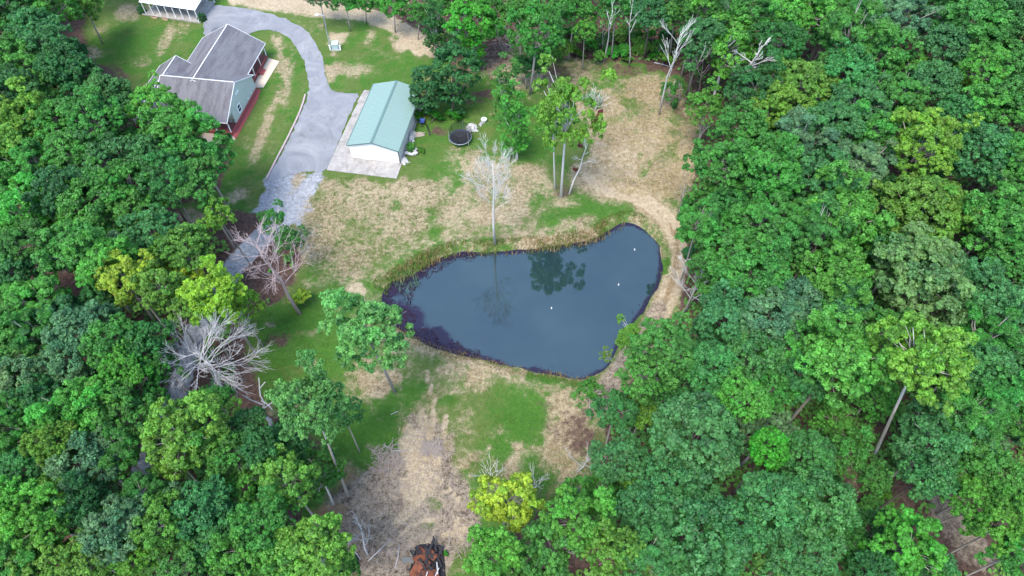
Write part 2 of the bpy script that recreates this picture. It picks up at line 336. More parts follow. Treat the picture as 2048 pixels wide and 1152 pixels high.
# the wet green flat on the west side and the slope below the pond
for b in [(600, 640, 110, 34, LUS, .95), (650, 600, 70, 20, LUS, .6), (620, 720, 90, 60, LUS, .8), (568, 682, 28, 18, LIT, .6), (540, 650, 22, 10, MUD, .7), (515, 720, 22, 30, LIT, .4), (620, 725, 22, 14, DRY, .6), (680, 705, 50, 22, LUS, .5), (560, 790, 40, 30, LIT, .35), (600, 770, 50, 30, GRA, .5)]: blob(*b)
zone([(740, 690), (850, 700), (980, 735), (1150, 770), (1190, 810), (1210, 890), (1180, 950), (1090, 990), (990, 1000), (880, 900), (800, 860), (700, 800), (690, 740)], DRY, .22, 20, 60)
for b in [(760, 772, 40, 34, DRY, .95), (758, 775, 26, 20, LIT, .35), (700, 860, 75, 50, LUS, .95, -25), (800, 800, 60, 22, LUS, .7, -35), (740, 890, 50, 36, LUS, .8), (850, 720, 60, 25, GRA, .4), (960, 755, 26, 24, DRY, .9), (910, 740, 40, 20, DRY, .5), (895, 800, 20, 12, LUS, .7),
          (1045, 810, 62, 50, LUS, .9), (1000, 890, 60, 40, LUS, .9, -30), (1060, 860, 40, 50, LUS, .8), (1060, 930, 34, 34, LUS, .6), (930, 870, 40, 60, GRA, .5), (980, 800, 40, 50, GRA, .4), (1125, 850, 55, 60, LIT, .35), (1140, 830, 40, 60, DRY, .5), (1140, 840, 40, 70, LIT, .25), (1120, 920, 40, 60, DRY, .45), (1170, 880, 40, 40, LIT, .5), (1035, 893, 14, 14, DRY, .8), (1025, 930, 14, 24, DRY, .7, 20), (960, 950, 36, 40, GRA, .6),
          (1090, 960, 30, 40, LUS, .5), (1100, 985, 14, 24, CLA, .4), (950, 970, 24, 24, LUS, .6)]: blob(*b)
zone([(830, 820), (870, 830), (900, 850), (905, 950), (925, 980), (960, 1060), (930, 1110), (880, 1190), (700, 1190), (690, 1110), (640, 1080), (650, 1010), (700, 960), (760, 930), (800, 900)], MUD, .72, 18, 60)
for b in [(845, 900, 45, 60, DIR, .8), (860, 970, 50, 50, DIR, .6), (780, 1060, 60, 24, DIR, .45, -30), (930, 1060, 40, 30, DIR, .4), (700, 950, 36, 24, CLA, .45), (655, 1030, 45, 30, CLA, .8), (690, 990, 40, 20, LIT, .5), (760, 1010, 40, 20, LIT, .4), (860, 1005, 24, 16, GRA, .5), (745, 900, 26, 16, MUD, .5), (820, 1060, 50, 20, LIT, .35), (740, 1100, 40, 40, LIT, .4), (850, 1050, 18, 16, GRA, .5)]: blob(*b)
for s in [[(852, 740), (866, 800), (862, 850), (848, 880)], [(845, 830), (846, 880), (825, 930)], [(870, 840), (858, 890), (842, 960), (825, 1010), (800, 1040)], [(893, 830), (890, 900)], [(815, 880), (820, 940), (815, 960)], [(780, 1050), (820, 1030), (850, 980), (842, 930)], [(900, 975), (920, 1010), (915, 1050)], [(850, 985), (820, 985)], [(880, 1075), (930, 1060), (955, 1065)], [(780, 1090), (830, 1050), (870, 1040)]]: strip(s, 3.5, DIR, .8, .5, .5)
# clearing under the trees on the west, forest openings on the east
for b in [(390, 440, 34, 24, DRY, .7, -30), (370, 470, 60, 20, LIT, .8), (480, 390, 20, 12, DRY, .5), (1705, 985, 20, 55, DRY, .8), (1690, 1010, 26, 60, CLA, .35), (1810, 990, 40, 24, DRY, .5), (1930, 1070, 90, 60, MUD, .9, 40), (1890, 1000, 30, 60, MUD, .8, -20), (1960, 1120, 80, 36, MUD, .8), (1910, 1040, 30, 60, DIR, .35, -30), (1780, 1000, 40, 60, LUS, .5), (1760, 930, 60, 40, LUS, .6), (1920, 960, 40, 30, MUD, .6)]: blob(*b)
# gravel drive running off the asphalt and down through the wood
zone([(536, 355), (652, 335), (640, 375), (612, 425), (600, 455), (585, 440), (545, 425), (512, 418)], GRV, .8, 6, 34); zone([(536, 358), (652, 338), (640, 375), (612, 425), (600, 455), (545, 425), (512, 418)], DRY, .16, 6, 20)
blob(592, 365, 10, 30, DRY, .7, 18); blob(615, 430, 16, 30, DRY, .45, 20)
strip([(570, 430), (530, 470), (475, 525), (440, 590), (400, 655), (375, 720), (352, 790), (310, 880), (285, 930), (262, 1010)], 20, GRV, .95, .3, .3)
# relief
dP = poly_dist(gx, gy, PW); inP = poly_mask(gx, gy, PW); sP = np.where(inP, dP, -dP)
sPn = sP + (vnoise(gx, gy, 2.6, 3, 21) - .5) * .9 * (np.abs(sP) < 6)
Z = (n1 - .5) * .35 + (n3 - .5) * .9
flatten = np.minimum(sstep(0, 6, np.abs(sP)), 1)
hard = np.zeros(len(gx))
for cx, cy, rx, ry in [(-50, 92, 22, 24), (-22, 84, 16, 20), (-36, 92, 16, 30), (-60, 115, 30, 20)]:
    hard = np.maximum(hard, 1 - sstep(.9, 1.3, np.hypot((gx - cx) / rx, (gy - cy) / ry)))
Z *= flatten * (1 - hard); Z = np.where(hard > 0, np.minimum(Z, 0) * (1 - hard), Z)
WATER = -.55
Z = np.where(near_, Z - .95 * sstep(-2.2, 1.8, sPn) - 1.2 * sstep(1.5, 9, sPn), Z * 0)
rut = Wt[:, DIR] * (vnoise(gx, gy, 1.6, 3, 31) - .5) * .5 * sstep(8, 4, np.abs(0 * gx)) if False else Wt[:, DIR] * (vnoise(gx, gy, 1.5, 2, 31) - .5) * .5 + Wt[:, MUD] * (vnoise(gx, gy, 2.2, 3, 41) - .5) * 1.1
Z = Z + np.where(near_, rut * (1 - hard) * flatten, 0)
idx = np.arange(ny * nx).reshape(ny, nx)
quads = np.stack([idx[:-1, :-1], idx[:-1, 1:], idx[1:, 1:], idx[1:, :-1]], -1).reshape(-1, 4)
t = NT('ground_cover')
a1 = t.new('ShaderNodeAttribute', attribute_name='cover_a'); a2 = t.new('ShaderNodeAttribute', attribute_name='cover_b')
s1 = t.new('ShaderNodeSeparateColor'); s2 = t.new('ShaderNodeSeparateColor'); t.t.links.new(a1.outputs['Color'], s1.inputs[0]); t.t.links.new(a2.outputs['Color'], s2.inputs[0])
ws = [s1.outputs[0], s1.outputs[1], s1.outputs[2], a1.outputs['Alpha'], s2.outputs[0], s2.outputs[1], s2.outputs[2], a2.outputs['Alpha']]
co = t.coord()
nzA = t.new('ShaderNodeSeparateColor'); t.t.links.new(t.noise(.85, 8, .76, co, 1), nzA.inputs[0])
mp = t.new('ShaderNodeMapping'); mp.inputs['Location'].default_value = (31, 17, 5); t.t.links.new(co, mp.inputs[0])
nzB = t.new('ShaderNodeSeparateColor'); t.t.links.new(t.noise(.7, 8, .76, mp.outputs[0], 1), nzB.inputs[0])
nz = [nzA.outputs[0], nzA.outputs[1], nzA.outputs[2], nzB.outputs[0], nzB.outputs[1], nzB.outputs[2], nzA.outputs[0], nzB.outputs[1]]
big = t.ramp(t.noise(.16, 4, .6, co), [(.3, 0.0), (.7, 1.0)]); fine = t.noise(1.9, 7, .8, co); fine = t.ramp(fine, [(.34, 0.0), (.66, 1.0)]); grit = t.ramp(t.noise(6, 3, .8, co), [(.32, 0.0), (.68, 1.0)])
pal = [((.05, .033, .027), (.165, .1, .075)), ((.05, .105, .018), (.145, .185, .05)), ((.17, .125, .066), (.48, .385, .245)), ((.025, .095, .014), (.09, .195, .026)), ((.3, .225, .135), (.53, .43, .29)),
       ((.085, .063, .046), (.42, .335, .24)), ((.2, .125, .06), (.33, .22, .12)), ((.18, .182, .19), (.46, .465, .48))]
acc = None; tot = None
for i in range(8):
    wi = t.math('MULTIPLY', ws[i], t.math('MULTIPLY_ADD', nz[i], 4.6, -1.35)); wi = t.math('MAXIMUM', wi, .0001); wi = t.math('POWER', wi, 3.0)
    fi = t.math('MULTIPLY_ADD', fine, .6, t.math('MULTIPLY', grit, .4)); fi = t.math('MULTIPLY_ADD', fi, .8, t.math('MULTIPLY', big, .2))
    fi = t.ramp(fi, [(.28, 0.0), (.72, 1.0)]) if i in (0, 2, 4, 5, 6, 7) else fi; ci = t.mix(fi, *pal[i])
    sc = t.new('ShaderNodeVectorMath', operation='SCALE'); t.t.links.new(ci, sc.inputs[0]); t.put(sc.inputs['Scale'], wi)
    if acc is None: acc, tot = sc.outputs[0], wi
    else:
        ad = t.new('ShaderNodeVectorMath', operation='ADD'); t.t.links.new(acc, ad.inputs[0]); t.t.links.new(sc.outputs[0], ad.inputs[1]); acc = ad.outputs[0]; tot = t.math('ADD', tot, wi)
dv = t.new('ShaderNodeVectorMath', operation='SCALE'); t.t.links.new(acc, dv.inputs[0]); t.put(dv.inputs['Scale'], t.math('DIVIDE', 1.0, tot))
t.base(dv.outputs[0], .95, .1); t.bump(t.math('ADD', fine, grit), .8, .15)
gm = mesh_np('ground', np.stack([gx, gy, Z], 1), quads, t.m, True)
for nm, sl_ in (('cover_a', slice(0, 4)), ('cover_b', slice(4, 8))):
    at = gm.attributes.new(nm, 'FLOAT_COLOR', 'POINT'); at.data.foreach_set('color', Wt[:, sl_].astype(np.float32).ravel())
tag(link('ground', gm), kind='structure')
def gz(x, y):
    i = int(np.clip(np.searchsorted(AX, x) - 1, 0, nx - 2)); j = int(np.clip(np.searchsorted(AY, y) - 1, 0, ny - 2))
    fx = (x - AX[i]) / (AX[i + 1] - AX[i]); fy = (y - AY[j]) / (AY[j + 1] - AY[j]); Zg = Z.reshape(ny, nx)
    return float((Zg[j, i] * (1 - fx) + Zg[j, i + 1] * fx) * (1 - fy) + (Zg[j + 1, i] * (1 - fx) + Zg[j + 1, i + 1] * fx) * fy)
def gzv(x, y):
    i = np.clip(np.searchsorted(AX, x) - 1, 0, nx - 2); j = np.clip(np.searchsorted(AY, y) - 1, 0, ny - 2)
    fx = (x - AX[i]) / (AX[i + 1] - AX[i]); fy = (y - AY[j]) / (AY[j + 1] - AY[j]); Zg = Z.reshape(ny, nx)
    return (Zg[j, i] * (1 - fx) + Zg[j, i + 1] * fx) * (1 - fy) + (Zg[j + 1, i] * (1 - fx) + Zg[j + 1, i + 1] * fx) * fy
def G(px, py):
    p = P(px, py); return Vector((p.x, p.y, gz(p.x, p.y)))
# pond water: murky, with drowned weed along the banks
xs = np.arange(-24, 26, .4); ys = np.arange(36, 70, .4); WX, WY = np.meshgrid(xs, ys)
wx, wy = WX.ravel(), WY.ravel(); dw = poly_dist(wx, wy, PW); iw = poly_mask(wx, wy, PW); sw = np.where(iw, dw, -dw)
wi_ = np.arange(len(wx)).reshape(WX.shape); wq = np.stack([wi_[:-1, :-1], wi_[:-1, 1:], wi_[1:, 1:], wi_[1:, :-1]], -1).reshape(-1, 4)
wq = wq[(sw[wq] > -1.6).all(1)]
wqx, wqy = topx(wx, wy)
westness = sstep(960, 800, wqx)                      # the weed bed is widest at the shallow western end
wband = .5 + 2.9 * westness * sstep(560, 640, wqy) + 1.6 * westness
weed = 1 - sstep(.3, 1.6, sw / wband + (vnoise(wx, wy, 2.4, 4, 51) - .5) * 2.2)
used = np.unique(wq); rm = np.full(len(wx), -1); rm[used] = np.arange(len(used))
t = NT('pond_water'); at = t.new('ShaderNodeAttribute', attribute_name='weed'); n = t.noise(1.4, 6, .7)
f = t.math('ADD', at.outputs['Fac'], t.math('MULTIPLY_ADD', n, 1.5, -.75)); f = t.ramp(f, [(.3, 0.0), (.8, 1.0)])
murk = t.mix(t.ramp(t.noise(.12, 3), [(.35, 0.0), (.65, 1.0)]), (.009, .022, .025), (.015, .032, .031))
t.base(t.mix(f, murk, (.012, .008, .022)), t.math('MULTIPLY_ADD', f, .3, .04), 1.0); t.put(t.bsdf.inputs['Specular IOR Level'], t.math('MULTIPLY_ADD', f, -.7, 1.0)); t.bsdf.inputs['IOR'].default_value = 1.55
t.bump(t.noise(2.2, 3), .02, .05)
wm = mesh_np('pond_water', np.stack([wx[used], wy[used], np.full(len(used), WATER)], 1), rm[wq], t.m, True)
aw = wm.attributes.new('weed', 'FLOAT', 'POINT'); aw.data.foreach_set('value', weed[used].astype(np.float32))
tag(link('pond_water', wm), kind='structure')
# asphalt drive, a sheet with a skirt
def sheet(name, pts, z, mat, th=.25):
    m = MB(); n = len(pts); vs = [Vector((p[0], p[1], z)) for p in pts]; m.slab(vs, th); return tag(m.build(name, mat), kind='structure')
DRV = smooth_poly([(372, 20), (400, 12), (440, 11), (505, 20), (565, 36), (612, 62), (640, 105), (652, 155), (664, 180), (690, 187), (716, 190), (702, 222), (674, 290), (650, 340), (612, 343), (575, 352), (536, 360), (558, 318), (580, 275), (602, 228),
      (617, 185), (614, 145), (601, 108), (580, 78), (548, 62), (518, 61), (490, 74), (474, 92), (440, 100), (410, 70), (405, 40)], 5)
drg = np.random.default_rng(4); sheet('driveway', [P(x, y) + Vector((drg.normal() * .1, drg.normal() * .1, 0)) for x, y in smooth_poly(DRV, 2)], .05, M['asphalt'])
# ------------------------------------------------------------------ house
HA = R(-8.0)
def frame_obj(name, org, ang, label, cat):
    e = empty(name, org, label, cat); e.rotation_euler = (0, 0, ang); return e
def HL(px, py, z, org, ang):
    p = P(px, py, z) - Vector(org); return Matrix.Rotation(-ang, 3, 'Z') @ Vector((p.x, p.y, z))
HO = (-44.3, 88.9, 0)
house = frame_obj('house', HO, HA, 'pale green house with grey shingle cross gable roofs and screened porches', 'house')
hl = lambda px, py, z: HL(px, py, z, HO, HA)
ZE, ZR, ZF = 2.95, 6.0, .55
def gable(name, axis_, c, half, a0, a1, zr, ze, ends=(0, 0)):
    """gable roof; axis_ 'x' or 'y' is the ridge direction, c the ridge's other coordinate, a0..a1 its run"""
    out = []
    for s in (-1, 1):
        k = (zr - ze) / half; hh = half + .25; zl = zr - k * hh
        q = [(a0, c), (a1, c), (a1, c + s * hh), (a0, c + s * hh)]; zz = [zr, zr, zl, zl]
        pts = [(p[0], p[1], z) if axis_ == 'x' else (p[1], p[0], z) for p, z in zip(q, zz)]
        o = MB().slab(pts, .16).build('roof', M['shingle'], house); out.append(o)
        # pale rake and eave trim, a hair proud of the shingles
        tr = MB()
        for i, j in ((1, 2), (2, 3), (3, 0)):
            a = Vector(pts[i]); b = Vector(pts[j]); off = Vector((0, 0, -.06))
            tr.bar(a + off, b + off, .07, .15)
        tr.build('trim', M['trim'], o)
    a = (a0 + .1, c, zr + .03) if axis_ == 'x' else (c, a0 + .1, zr + .03); b = (a1 - .1, c, zr + .03) if axis_ == 'x' else (c, a1 - .1, zr + .03)
    MB().bar(a, b, .15, .06).build('ridge_vent', M['trim'], out[0])
gable('B', 'x', 0, 5.75, -12.2, .25, ZR, ZE)
gable('A', 'y', -6.6, 5.5, -.4, 14.6, ZR + .05, ZE)
gable('C', 'y', -12.6, 3.6, -6.2, 6.2, 5.2, ZE)
def wall_prism(pts, z0, z1, mat, name='wall'):
    return MB().slab([(x, y, z1) for x, y in pts], z1 - z0).build(name, mat, house)
# wing with the east gable: wall set back behind the south porch
wall_prism([(-12, -3.4), (0, -3.4), (0, 5.6), (-12, 5.6)], ZF, ZE - .12, M['siding'])
MB().add([(0.0, -5.6, ZE - .2), (0.0, 5.6, ZE - .2), (0, 0, ZR - .25), (-.2, -5.6, ZE - .2), (-.2, 5.6, ZE - .2), (-.2, 0, ZR - .25)], [(0, 1, 2), (5, 4, 3), (0, 3, 4, 1), (1, 4, 5, 2), (2, 5, 3, 0)]).build('gable', M['siding'], house)
wall_prism([(-12, 5.6), (-3.3, 5.6), (-3.3, 14.2), (-12, 14.2)], ZF, ZE - .12, M['siding'])
wall_prism([(-16, -6), (-12, -6), (-12, 6), (-16, 6)], ZF, ZE - .12, M['siding'])
for q in ([(-12.1, -5.7), (.1, -5.7), (.1, 5.7), (-12.1, 5.7)], [(-12.1, 5.7), (-1.2, 5.7), (-1.2, 14.3), (-12.1, 14.3)], [(-16.1, -6.1), (-12.1, -6.1), (-12.1, 6.1), (-16.1, 6.1)]):
    wall_prism(q, -.2, ZF, M['brick'], 'foundation')
def window(x, y, z, wd, h, nrm):
    """a framed window on a wall; nrm 'x' faces +x, 'y' faces -y"""
    S = lambda a, b, c: (b, a, c) if nrm == 'x' else (a, b, c)
    d = 1 if nrm == 'x' else -1
    def pos(u, k, v): return (x + d * k, y + u, z + v) if nrm == 'x' else (x + u, y + d * k, z + v)
    fr = MB()
    for u in (-wd / 2, wd / 2): fr.box(pos(u, .03, 0), S(.12, .08, h + .12))
    for v in (-h / 2, h / 2): fr.box(pos(0, .035, v), S(wd + .12, .09, .12))
    fr.box(pos(0, .03, 0), S(wd, .05, .06))
    o = fr.build('window', M['white_paint'], house); MB().box(pos(0, .012, 0), S(wd, .02, h)).build('pane', M['window_glass'], o)
window(0, -1.1, 1.75, 1.0, 1.35, 'x')
for y in (7.2, 9.6, 12.0): window(-3.3, y, 1.7, .95, 1.3, 'x')
for x in (-10, -7.4, -4.6): window(x, -3.4, 1.7, 1.0, 1.3, 'y')
MB().box((.04, -.1, 4.1), (.06, 1.1, .26)).build('gable_vent', M['white_paint'], house)
for y in (2.2, 3.6): MB().box((.06, y, 1.0), (.12, .16, .16)).build('tap_box', M['white_paint'], house)
d = MB().box((-2.2, -3.43, 1.6), (.95, .06, 2.05)).build('door', M['white_paint'], house); MB().tube([(-1.9, -3.5, 1.55), (-1.9, -3.56, 1.55)], [.04, .04]).build('handle', M['black'], d)
d = MB().box((-3.27, 8.4, 1.6), (.06, .95, 2.05)).build('door', M['white_paint'], house); MB().tube([(-3.2, 8.7, 1.55), (-3.14, 8.7, 1.55)], [.04, .04]).build('handle', M['black'], d)
for x, y in [(-.05, -5.55), (-2.4, -5.55), (-4.8, -5.55), (-7.2, -5.55), (-9.6, -5.55), (-11.9, -5.55), (-1.25, 14.2), (-1.25, 11.4), (-1.25, 8.6), (-1.25, 6.1)]:
    MB().box((x, y, (ZF + ZE - .15) / 2), (.13, .13, ZE - .15 - ZF)).build('porch_post', M['white_paint'], house)
def railing(a, b):
    a = Vector(a); b = Vector(b); r = MB(); r.bar(a + Vector((0, 0, .95)), b + Vector((0, 0, .95)), .07, .06); r.bar(a + Vector((0, 0, .12)), b + Vector((0, 0, .12)), .05, .05)
    n = int((b - a).length / .22)
    for i in range(1, n): p = a.lerp(b, i / n); r.box(p + Vector((0, 0, .53)), (.03, .03, .8))
    r.build('railing', M['darkwood'], house)
railing((-.05, -5.5, ZF), (-11.9, -5.5, ZF)); railing((-.05, -5.4, ZF), (-.05, -3.5, ZF)); railing((-1.25, 6.2, ZF), (-1.25, 14.2, ZF))
MB().box((-6, -4.5, ZF + .03), (11.8, 2.1, .05)).build('porch_floor', M['brick'], house); MB().box((-2.25, 10, ZF + .03), (2.0, 8.2, .05)).build('porch_floor', M['brick'], house)
MB().box((-6, -5.58, ZE - .16), (11.9, .1, .2)).build('porch_beam', M['white_paint'], house)
MB().box((-1.22, 10.2, ZE - .16), (.1, 8.2, .2)).build('porch_beam', M['white_paint'], house)
st = MB()
for k in range(3): st.box((-1.0 + .3 * k, 10.2, .45 - .16 * k), (.32, 1.5, .12))
st.build('steps', M['brick'], house)
Hm = Matrix.Translation(HO) @ Matrix.Rotation(HA, 4, 'Z')
tag(MB().slab([Hm @ Vector(p) for p in [(.12, -5.9, .06), (.95, -6.3, .06), (1.0, 3.5, .06), (.6, 5.9, .06), (.12, 5.9, .06)]], .2).build('mulch_bed', plain('red_mulch', (.25, .06, .055), .95, .4, 3, fine=12)), kind='structure')
tag(MB().slab([Hm @ Vector(p) for p in [(-1.0, 6.0, .055), (.9, 6.4, .055), (1.2, 13.6, .055), (-1.0, 14.2, .055)]], .2).build('porch_path', plain('tan_pea_gravel', (.47, .38, .28), .95, .35, 3, fine=16)), kind='structure')
tag(MB().slab([Hm @ Vector(p) for p in [(-5.0, -5.8, .05), (.3, -5.8, .05), (.9, -6.6, .05), (-1.0, -7.9, .05), (-4.5, -7.6, .05)]], .2).build('bare_soil', plain('pale_bare_soil', (.45, .35, .25), .95, .35, 2, fine=10)), kind='structure')
# ------------------------------------------------------------------ shed
SA = R(-9.5); SO = (-21.3, 77.55, 0)
shed = frame_obj('shed', SO, SA, 'white metal shed with pale green ribbed gable roof', 'shed')
SW, SL, SE, SR = 4.05, 14.6, 2.85, 3.95
wb = MB().add([(-3.85, 0, 0), (3.85, 0, 0), (3.85, 0, SE), (0, 0, SR - .08), (-3.85, 0, SE), (-3.85, .12, 0), (3.85, .12, 0), (3.85, .12, SE), (0, .12, SR - .08), (-3.85, .12, SE)],
         [(0, 1, 2, 3, 4), (9, 8, 7, 6, 5), (0, 5, 6, 1), (1, 6, 7, 2), (2, 7, 8, 3), (3, 8, 9, 4), (4, 9, 5, 0)])
wb.build('front_wall', M['white_paint'], shed)
bk = MB().add([(-3.85, 14.1, 0), (3.85, 14.1, 0), (3.85, 14.1, SE), (0, 14.1, SR - .08), (-3.85, 14.1, SE), (-3.85, 14.22, 0), (3.85, 14.22, 0), (3.85, 14.22, SE), (0, 14.22, SR - .08), (-3.85, 14.22, SE)],
         [(0, 1, 2, 3, 4), (9, 8, 7, 6, 5), (0, 5, 6, 1), (1, 6, 7, 2), (2, 7, 8, 3), (3, 8, 9, 4), (4, 9, 5, 0)]); bk.build('back_wall', M['white_paint'], shed)
for s in (-1, 1): MB().box((s * 3.79, 7.11, SE / 2 - .02), (.12, 13.96, SE - .04)).build('side_wall', M['cream'], shed)
dr = MB().box((-1.55, -.03, 1.02), (.92, .05, 2.04)).build('door', M['white_paint'], shed)
df = MB()
for x in (-2.05, -1.05): df.box((x, -.03, 1.06), (.07, .07, 2.12))
df.box((-1.55, -.03, 2.13), (1.07, .07, .07)); df.build('frame', M['cream'], dr); MB().tube([(-1.2, -.05, 1), (-1.2, -.12, 1)], [.035, .035]).build('handle', M['black'], dr)
npan = 16; pw = (SL + .2) / npan
for s in (-1, 1):
    me = None
    for k in range(npan):
        if me is None:
            b = MB(); k_ = (SR - SE) / 3.85
            b.slab([(0, 0, SR), (s * 4.1, 0, SR - k_ * 4.1), (s * 4.1, pw - .012, SR - k_ * 4.1), (0, pw - .012, SR)], .05)
            for yy in (.05, pw * .36, pw * .68):
                b.bar((s * .02, yy, SR + .018), (s * 4.1, yy, SR - k_ * 4.1 + .02), .05, .035)
            me = b.mesh('roof_panel', M['roof_green'])
        o = link('roof_panel', me, shed, (0, -.25 + k * pw, 0))
MB().bar((0, -.27, SR + .04), (0, SL - .03, SR + .04), .34, .05).build('ridge_cap', M['ridge_green'], shed)
for s in (-1, 1):
    MB().bar((s * 4.13, -.25, 2.79), (s * 4.13, SL - .05, 2.79), .1, .1).build('gutter', M['ridge_green'], shed)
    MB().bar((0, -.28, SR - .05), (s * 4.12, -.28, 2.77), .05, .16).build('rake_trim', M['ridge_green'], shed)
MB().tube([(4.0, -.1, 2.75), (3.95, -.08, 1.4), (3.95, -.08, .05)], [.06, .06, .06]).build('downspout', M['darkwood'], shed)
# concrete apron of separate pours
apron = MB().box((-1.0, 5.0, -.12), (.5, .5, .1)).build('concrete_pavement', M['concrete']); tag(apron, kind='structure'); apron.location = (SO[0], SO[1], 0); apron.rotation_euler = (0, 0, SA)
for i in range(3): MB().slab([(-6.9 + 3.72 * i, -3.3, .1), (-6.9 + 3.72 * (i + 1) - .03, -3.3, .1), (-6.9 + 3.72 * (i + 1) - .03, -.06, .1), (-6.9 + 3.72 * i, -.06, .1)], .3).build('slab', M['concrete'], apron)
for i in range(5): MB().slab([(-6.9, -.03 + 3.2 * i, .1), (-3.9, -.03 + 3.2 * i, .1), (-3.9, -.06 + 3.2 * (i + 1), .1), (-6.9 + .08 * i, -.06 + 3.2 * (i + 1), .1)], .3).build('slab', M['concrete'], apron)
MB().slab([(-3.87, -.03, .1), (4.24, -.03, .1), (4.24, 14.4, .1), (-3.87, 14.4, .1)], .3).build('slab', M['concrete'], apron)
# ------------------------------------------------------------------ carport at the head of the drive
cp0 = P(279, 4, 2.5); cp1 = P(388, 20, 2.5); ca = math.atan2(cp1.y - cp0.y, cp1.x - cp0.x); CL = (cp1 - cp0).length
cport = frame_obj('carport', (cp0.x, cp0.y, 0), ca, 'open carport with white metal roof at the head of the drive', 'carport')
for k in range(4):
    MB().slab([(-.2, 1.7 * k, 2.5 + .28 * k), (CL + .2, 1.7 * k, 2.5 + .28 * k), (CL + .2, 1.7 * k + 1.69, 2.5 + .28 * (k + 1)), (-.2, 1.7 * k + 1.69, 2.5 + .28 * (k + 1))], .07).build('roof_panel', M['white_roof'], cport)
for k in range(8): MB().box((.1 + (CL - .2) * k / 7, .15, 1.22), (.1, .1, 2.44)).build('post', M['white_paint'], cport)
for k in range(8): MB().box((.1 + (CL - .2) * k / 7, 6.4, 1.72), (.1, .1, 3.44)).build('post', M['white_paint'], cport)
MB().bar((0, .15, 2.4), (CL, .15, 2.4), .1, .12).build('beam', M['white_paint'], cport); MB().bar((0, 6.4, 3.38), (CL, 6.4, 3.38), .1, .12).build('beam', M['white_paint'], cport)
MB().bar((-.4, -.3, .1), (CL + .5, -.3, .1), .25, .25).build('kerb', M['concrete'], cport)
MB().box((CL / 2, 3.2, .06), (CL, 6.8, .1)).build('floor', M['concrete'], cport)
q = cport.matrix_basis
for k, (fx, lab) in enumerate([(.22, 'tan planter trough under the carport edge nearer its corner post'), (.42, 'tan planter trough under the middle of the carport edge')]):
    e = empty('planter', q @ Vector((CL * fx, -.75, 0)), lab, 'planter', 'planters along the carport'); e.rotation_euler = (0, 0, ca)
    b = MB(); b.box((0, -.17, .17), (1.1, .05, .34)); b.box((0, .17, .17), (1.1, .05, .34)); b.box((-.53, 0, .17), (.05, .29, .34)); b.box((.53, 0, .17), (.05, .29, .34)); b.build('trough', plain('tan_planter', (.45, .3, .2)), e)
    MB().box((0, 0, .15), (1.0, .29, .26)).build('soil', M['darkwood'], e)
# ------------------------------------------------------------------ yard lamp, box, kerb timbers, trampoline
lp = P(662, 97); lt = P(648, 31, 7.0)
lamp = empty('street_lamp', (lp.x, lp.y, 0), 'tall grey yard lamp on a pole beside the drive', 'street lamp')
MB().tube([(0, 0, 0), (.0, 0, 3.5), (lt.x - lp.x, lt.y - lp.y, 7.0)], [.13, .11, .08], 8).build('pole', M['steel'], lamp)
tx, ty = lt.x - lp.x, lt.y - lp.y
MB().tube([(tx, ty, 6.9), (tx - .5, ty, 7.15), (tx - 1.0, ty + .05, 7.15)], [.05, .045, .045]).build('arm', M['steel'], lamp)
MB().tube([(tx - .9, ty, 7.2), (tx - 1.1, ty, 7.16), (tx - 1.5, ty, 7.14)], [.1, .2, .12], 8).build('lamp_head', M['white_paint'], lamp)
bx = P(672, 98); e = empty('utility_box', (bx.x, bx.y, 0), 'grey green utility cabinet at the foot of the yard lamp', 'utility box')
MB().box((0, 0, .08), (1.5, 1.3, .16)).build('base', M['concrete'], e); MB().box((0, .05, .65), (1.15, 1.0, .98)).build('cabinet', M['greybox'], e)
MB().add([(-.62, -.5, 1.14), (.62, -.5, 1.14), (.62, .6, 1.26), (-.62, .6, 1.26), (-.62, -.5, 1.2), (.62, -.5, 1.2), (.62, .6, 1.32), (-.62, .6, 1.32)], [(3, 2, 1, 0), (4, 5, 6, 7), (0, 1, 5, 4), (1, 2, 6, 5), (2, 3, 7, 6), (3, 0, 4, 7)]).build('lid', M['greybox'], e)
for px_, lab in ((661, 'short white marker post between lamp pole and utility cabinet'), (681, 'short white marker post on the shed side of the utility cabinet')):
    p = P(px_, 100); e = empty('marker_post', (p.x, p.y, 0), lab, 'post', 'marker posts by the utility cabinet')
    MB().box((0, 0, .45), (.22, .14, .9)).build('post', M['white_paint'], e); MB().box((0, 0, .94), (.3, .2, .08)).build('cap', M['white_paint'], e)
edge = empty('timber_edging', P(535, 358), 'low row of dark timbers edging the drive beside the lawn', 'edging')
pts = smooth_poly([(533, 360), (552, 322), (574, 280), (596, 234), (606, 208), (611, 190)], 4, False)
for i in range(len(pts) - 1):
    a, b = P(*pts[i]), P(*pts[i + 1]); o_ = edge.location
    MB().bar((a - o_).lerp(b - o_, .02) + Vector((0, 0, .1)), (a - o_).lerp(b - o_, .98) + Vector((0, 0, .1 + .02 * (i % 2))), .26, .24).build('timber', M['bark_brown'], edge)
TP = P(921, 281); tramp = empty('trampoline', (TP.x, TP.y, 0), 'round black trampoline with safety net on the grass', 'trampoline')
def ring(r, z, rad, n=36, m=6):
    b = MB(); pts = [(r * math.cos(2 * math.pi * i / n), r * math.sin(2 * math.pi * i / n), z) for i in range(n + 1)]
    b.v = []; 
    for p in pts[:-1]:
        a = math.atan2(p[1], p[0])
        for k in range(m):
            c = 2 * math.pi * k / m; rr = r + rad * math.cos(c); b.v.append((rr * math.cos(a), rr * math.sin(a), z + rad * math.sin(c)))
    for i in range(n):
        for k in range(m): b.f.append((i * m + k, ((i + 1) % n) * m + k, ((i + 1) % n) * m + (k + 1) % m, i * m + (k + 1) % m))
    return b
ring(1.78, .75, .05).build('frame', M['steel'], tramp)
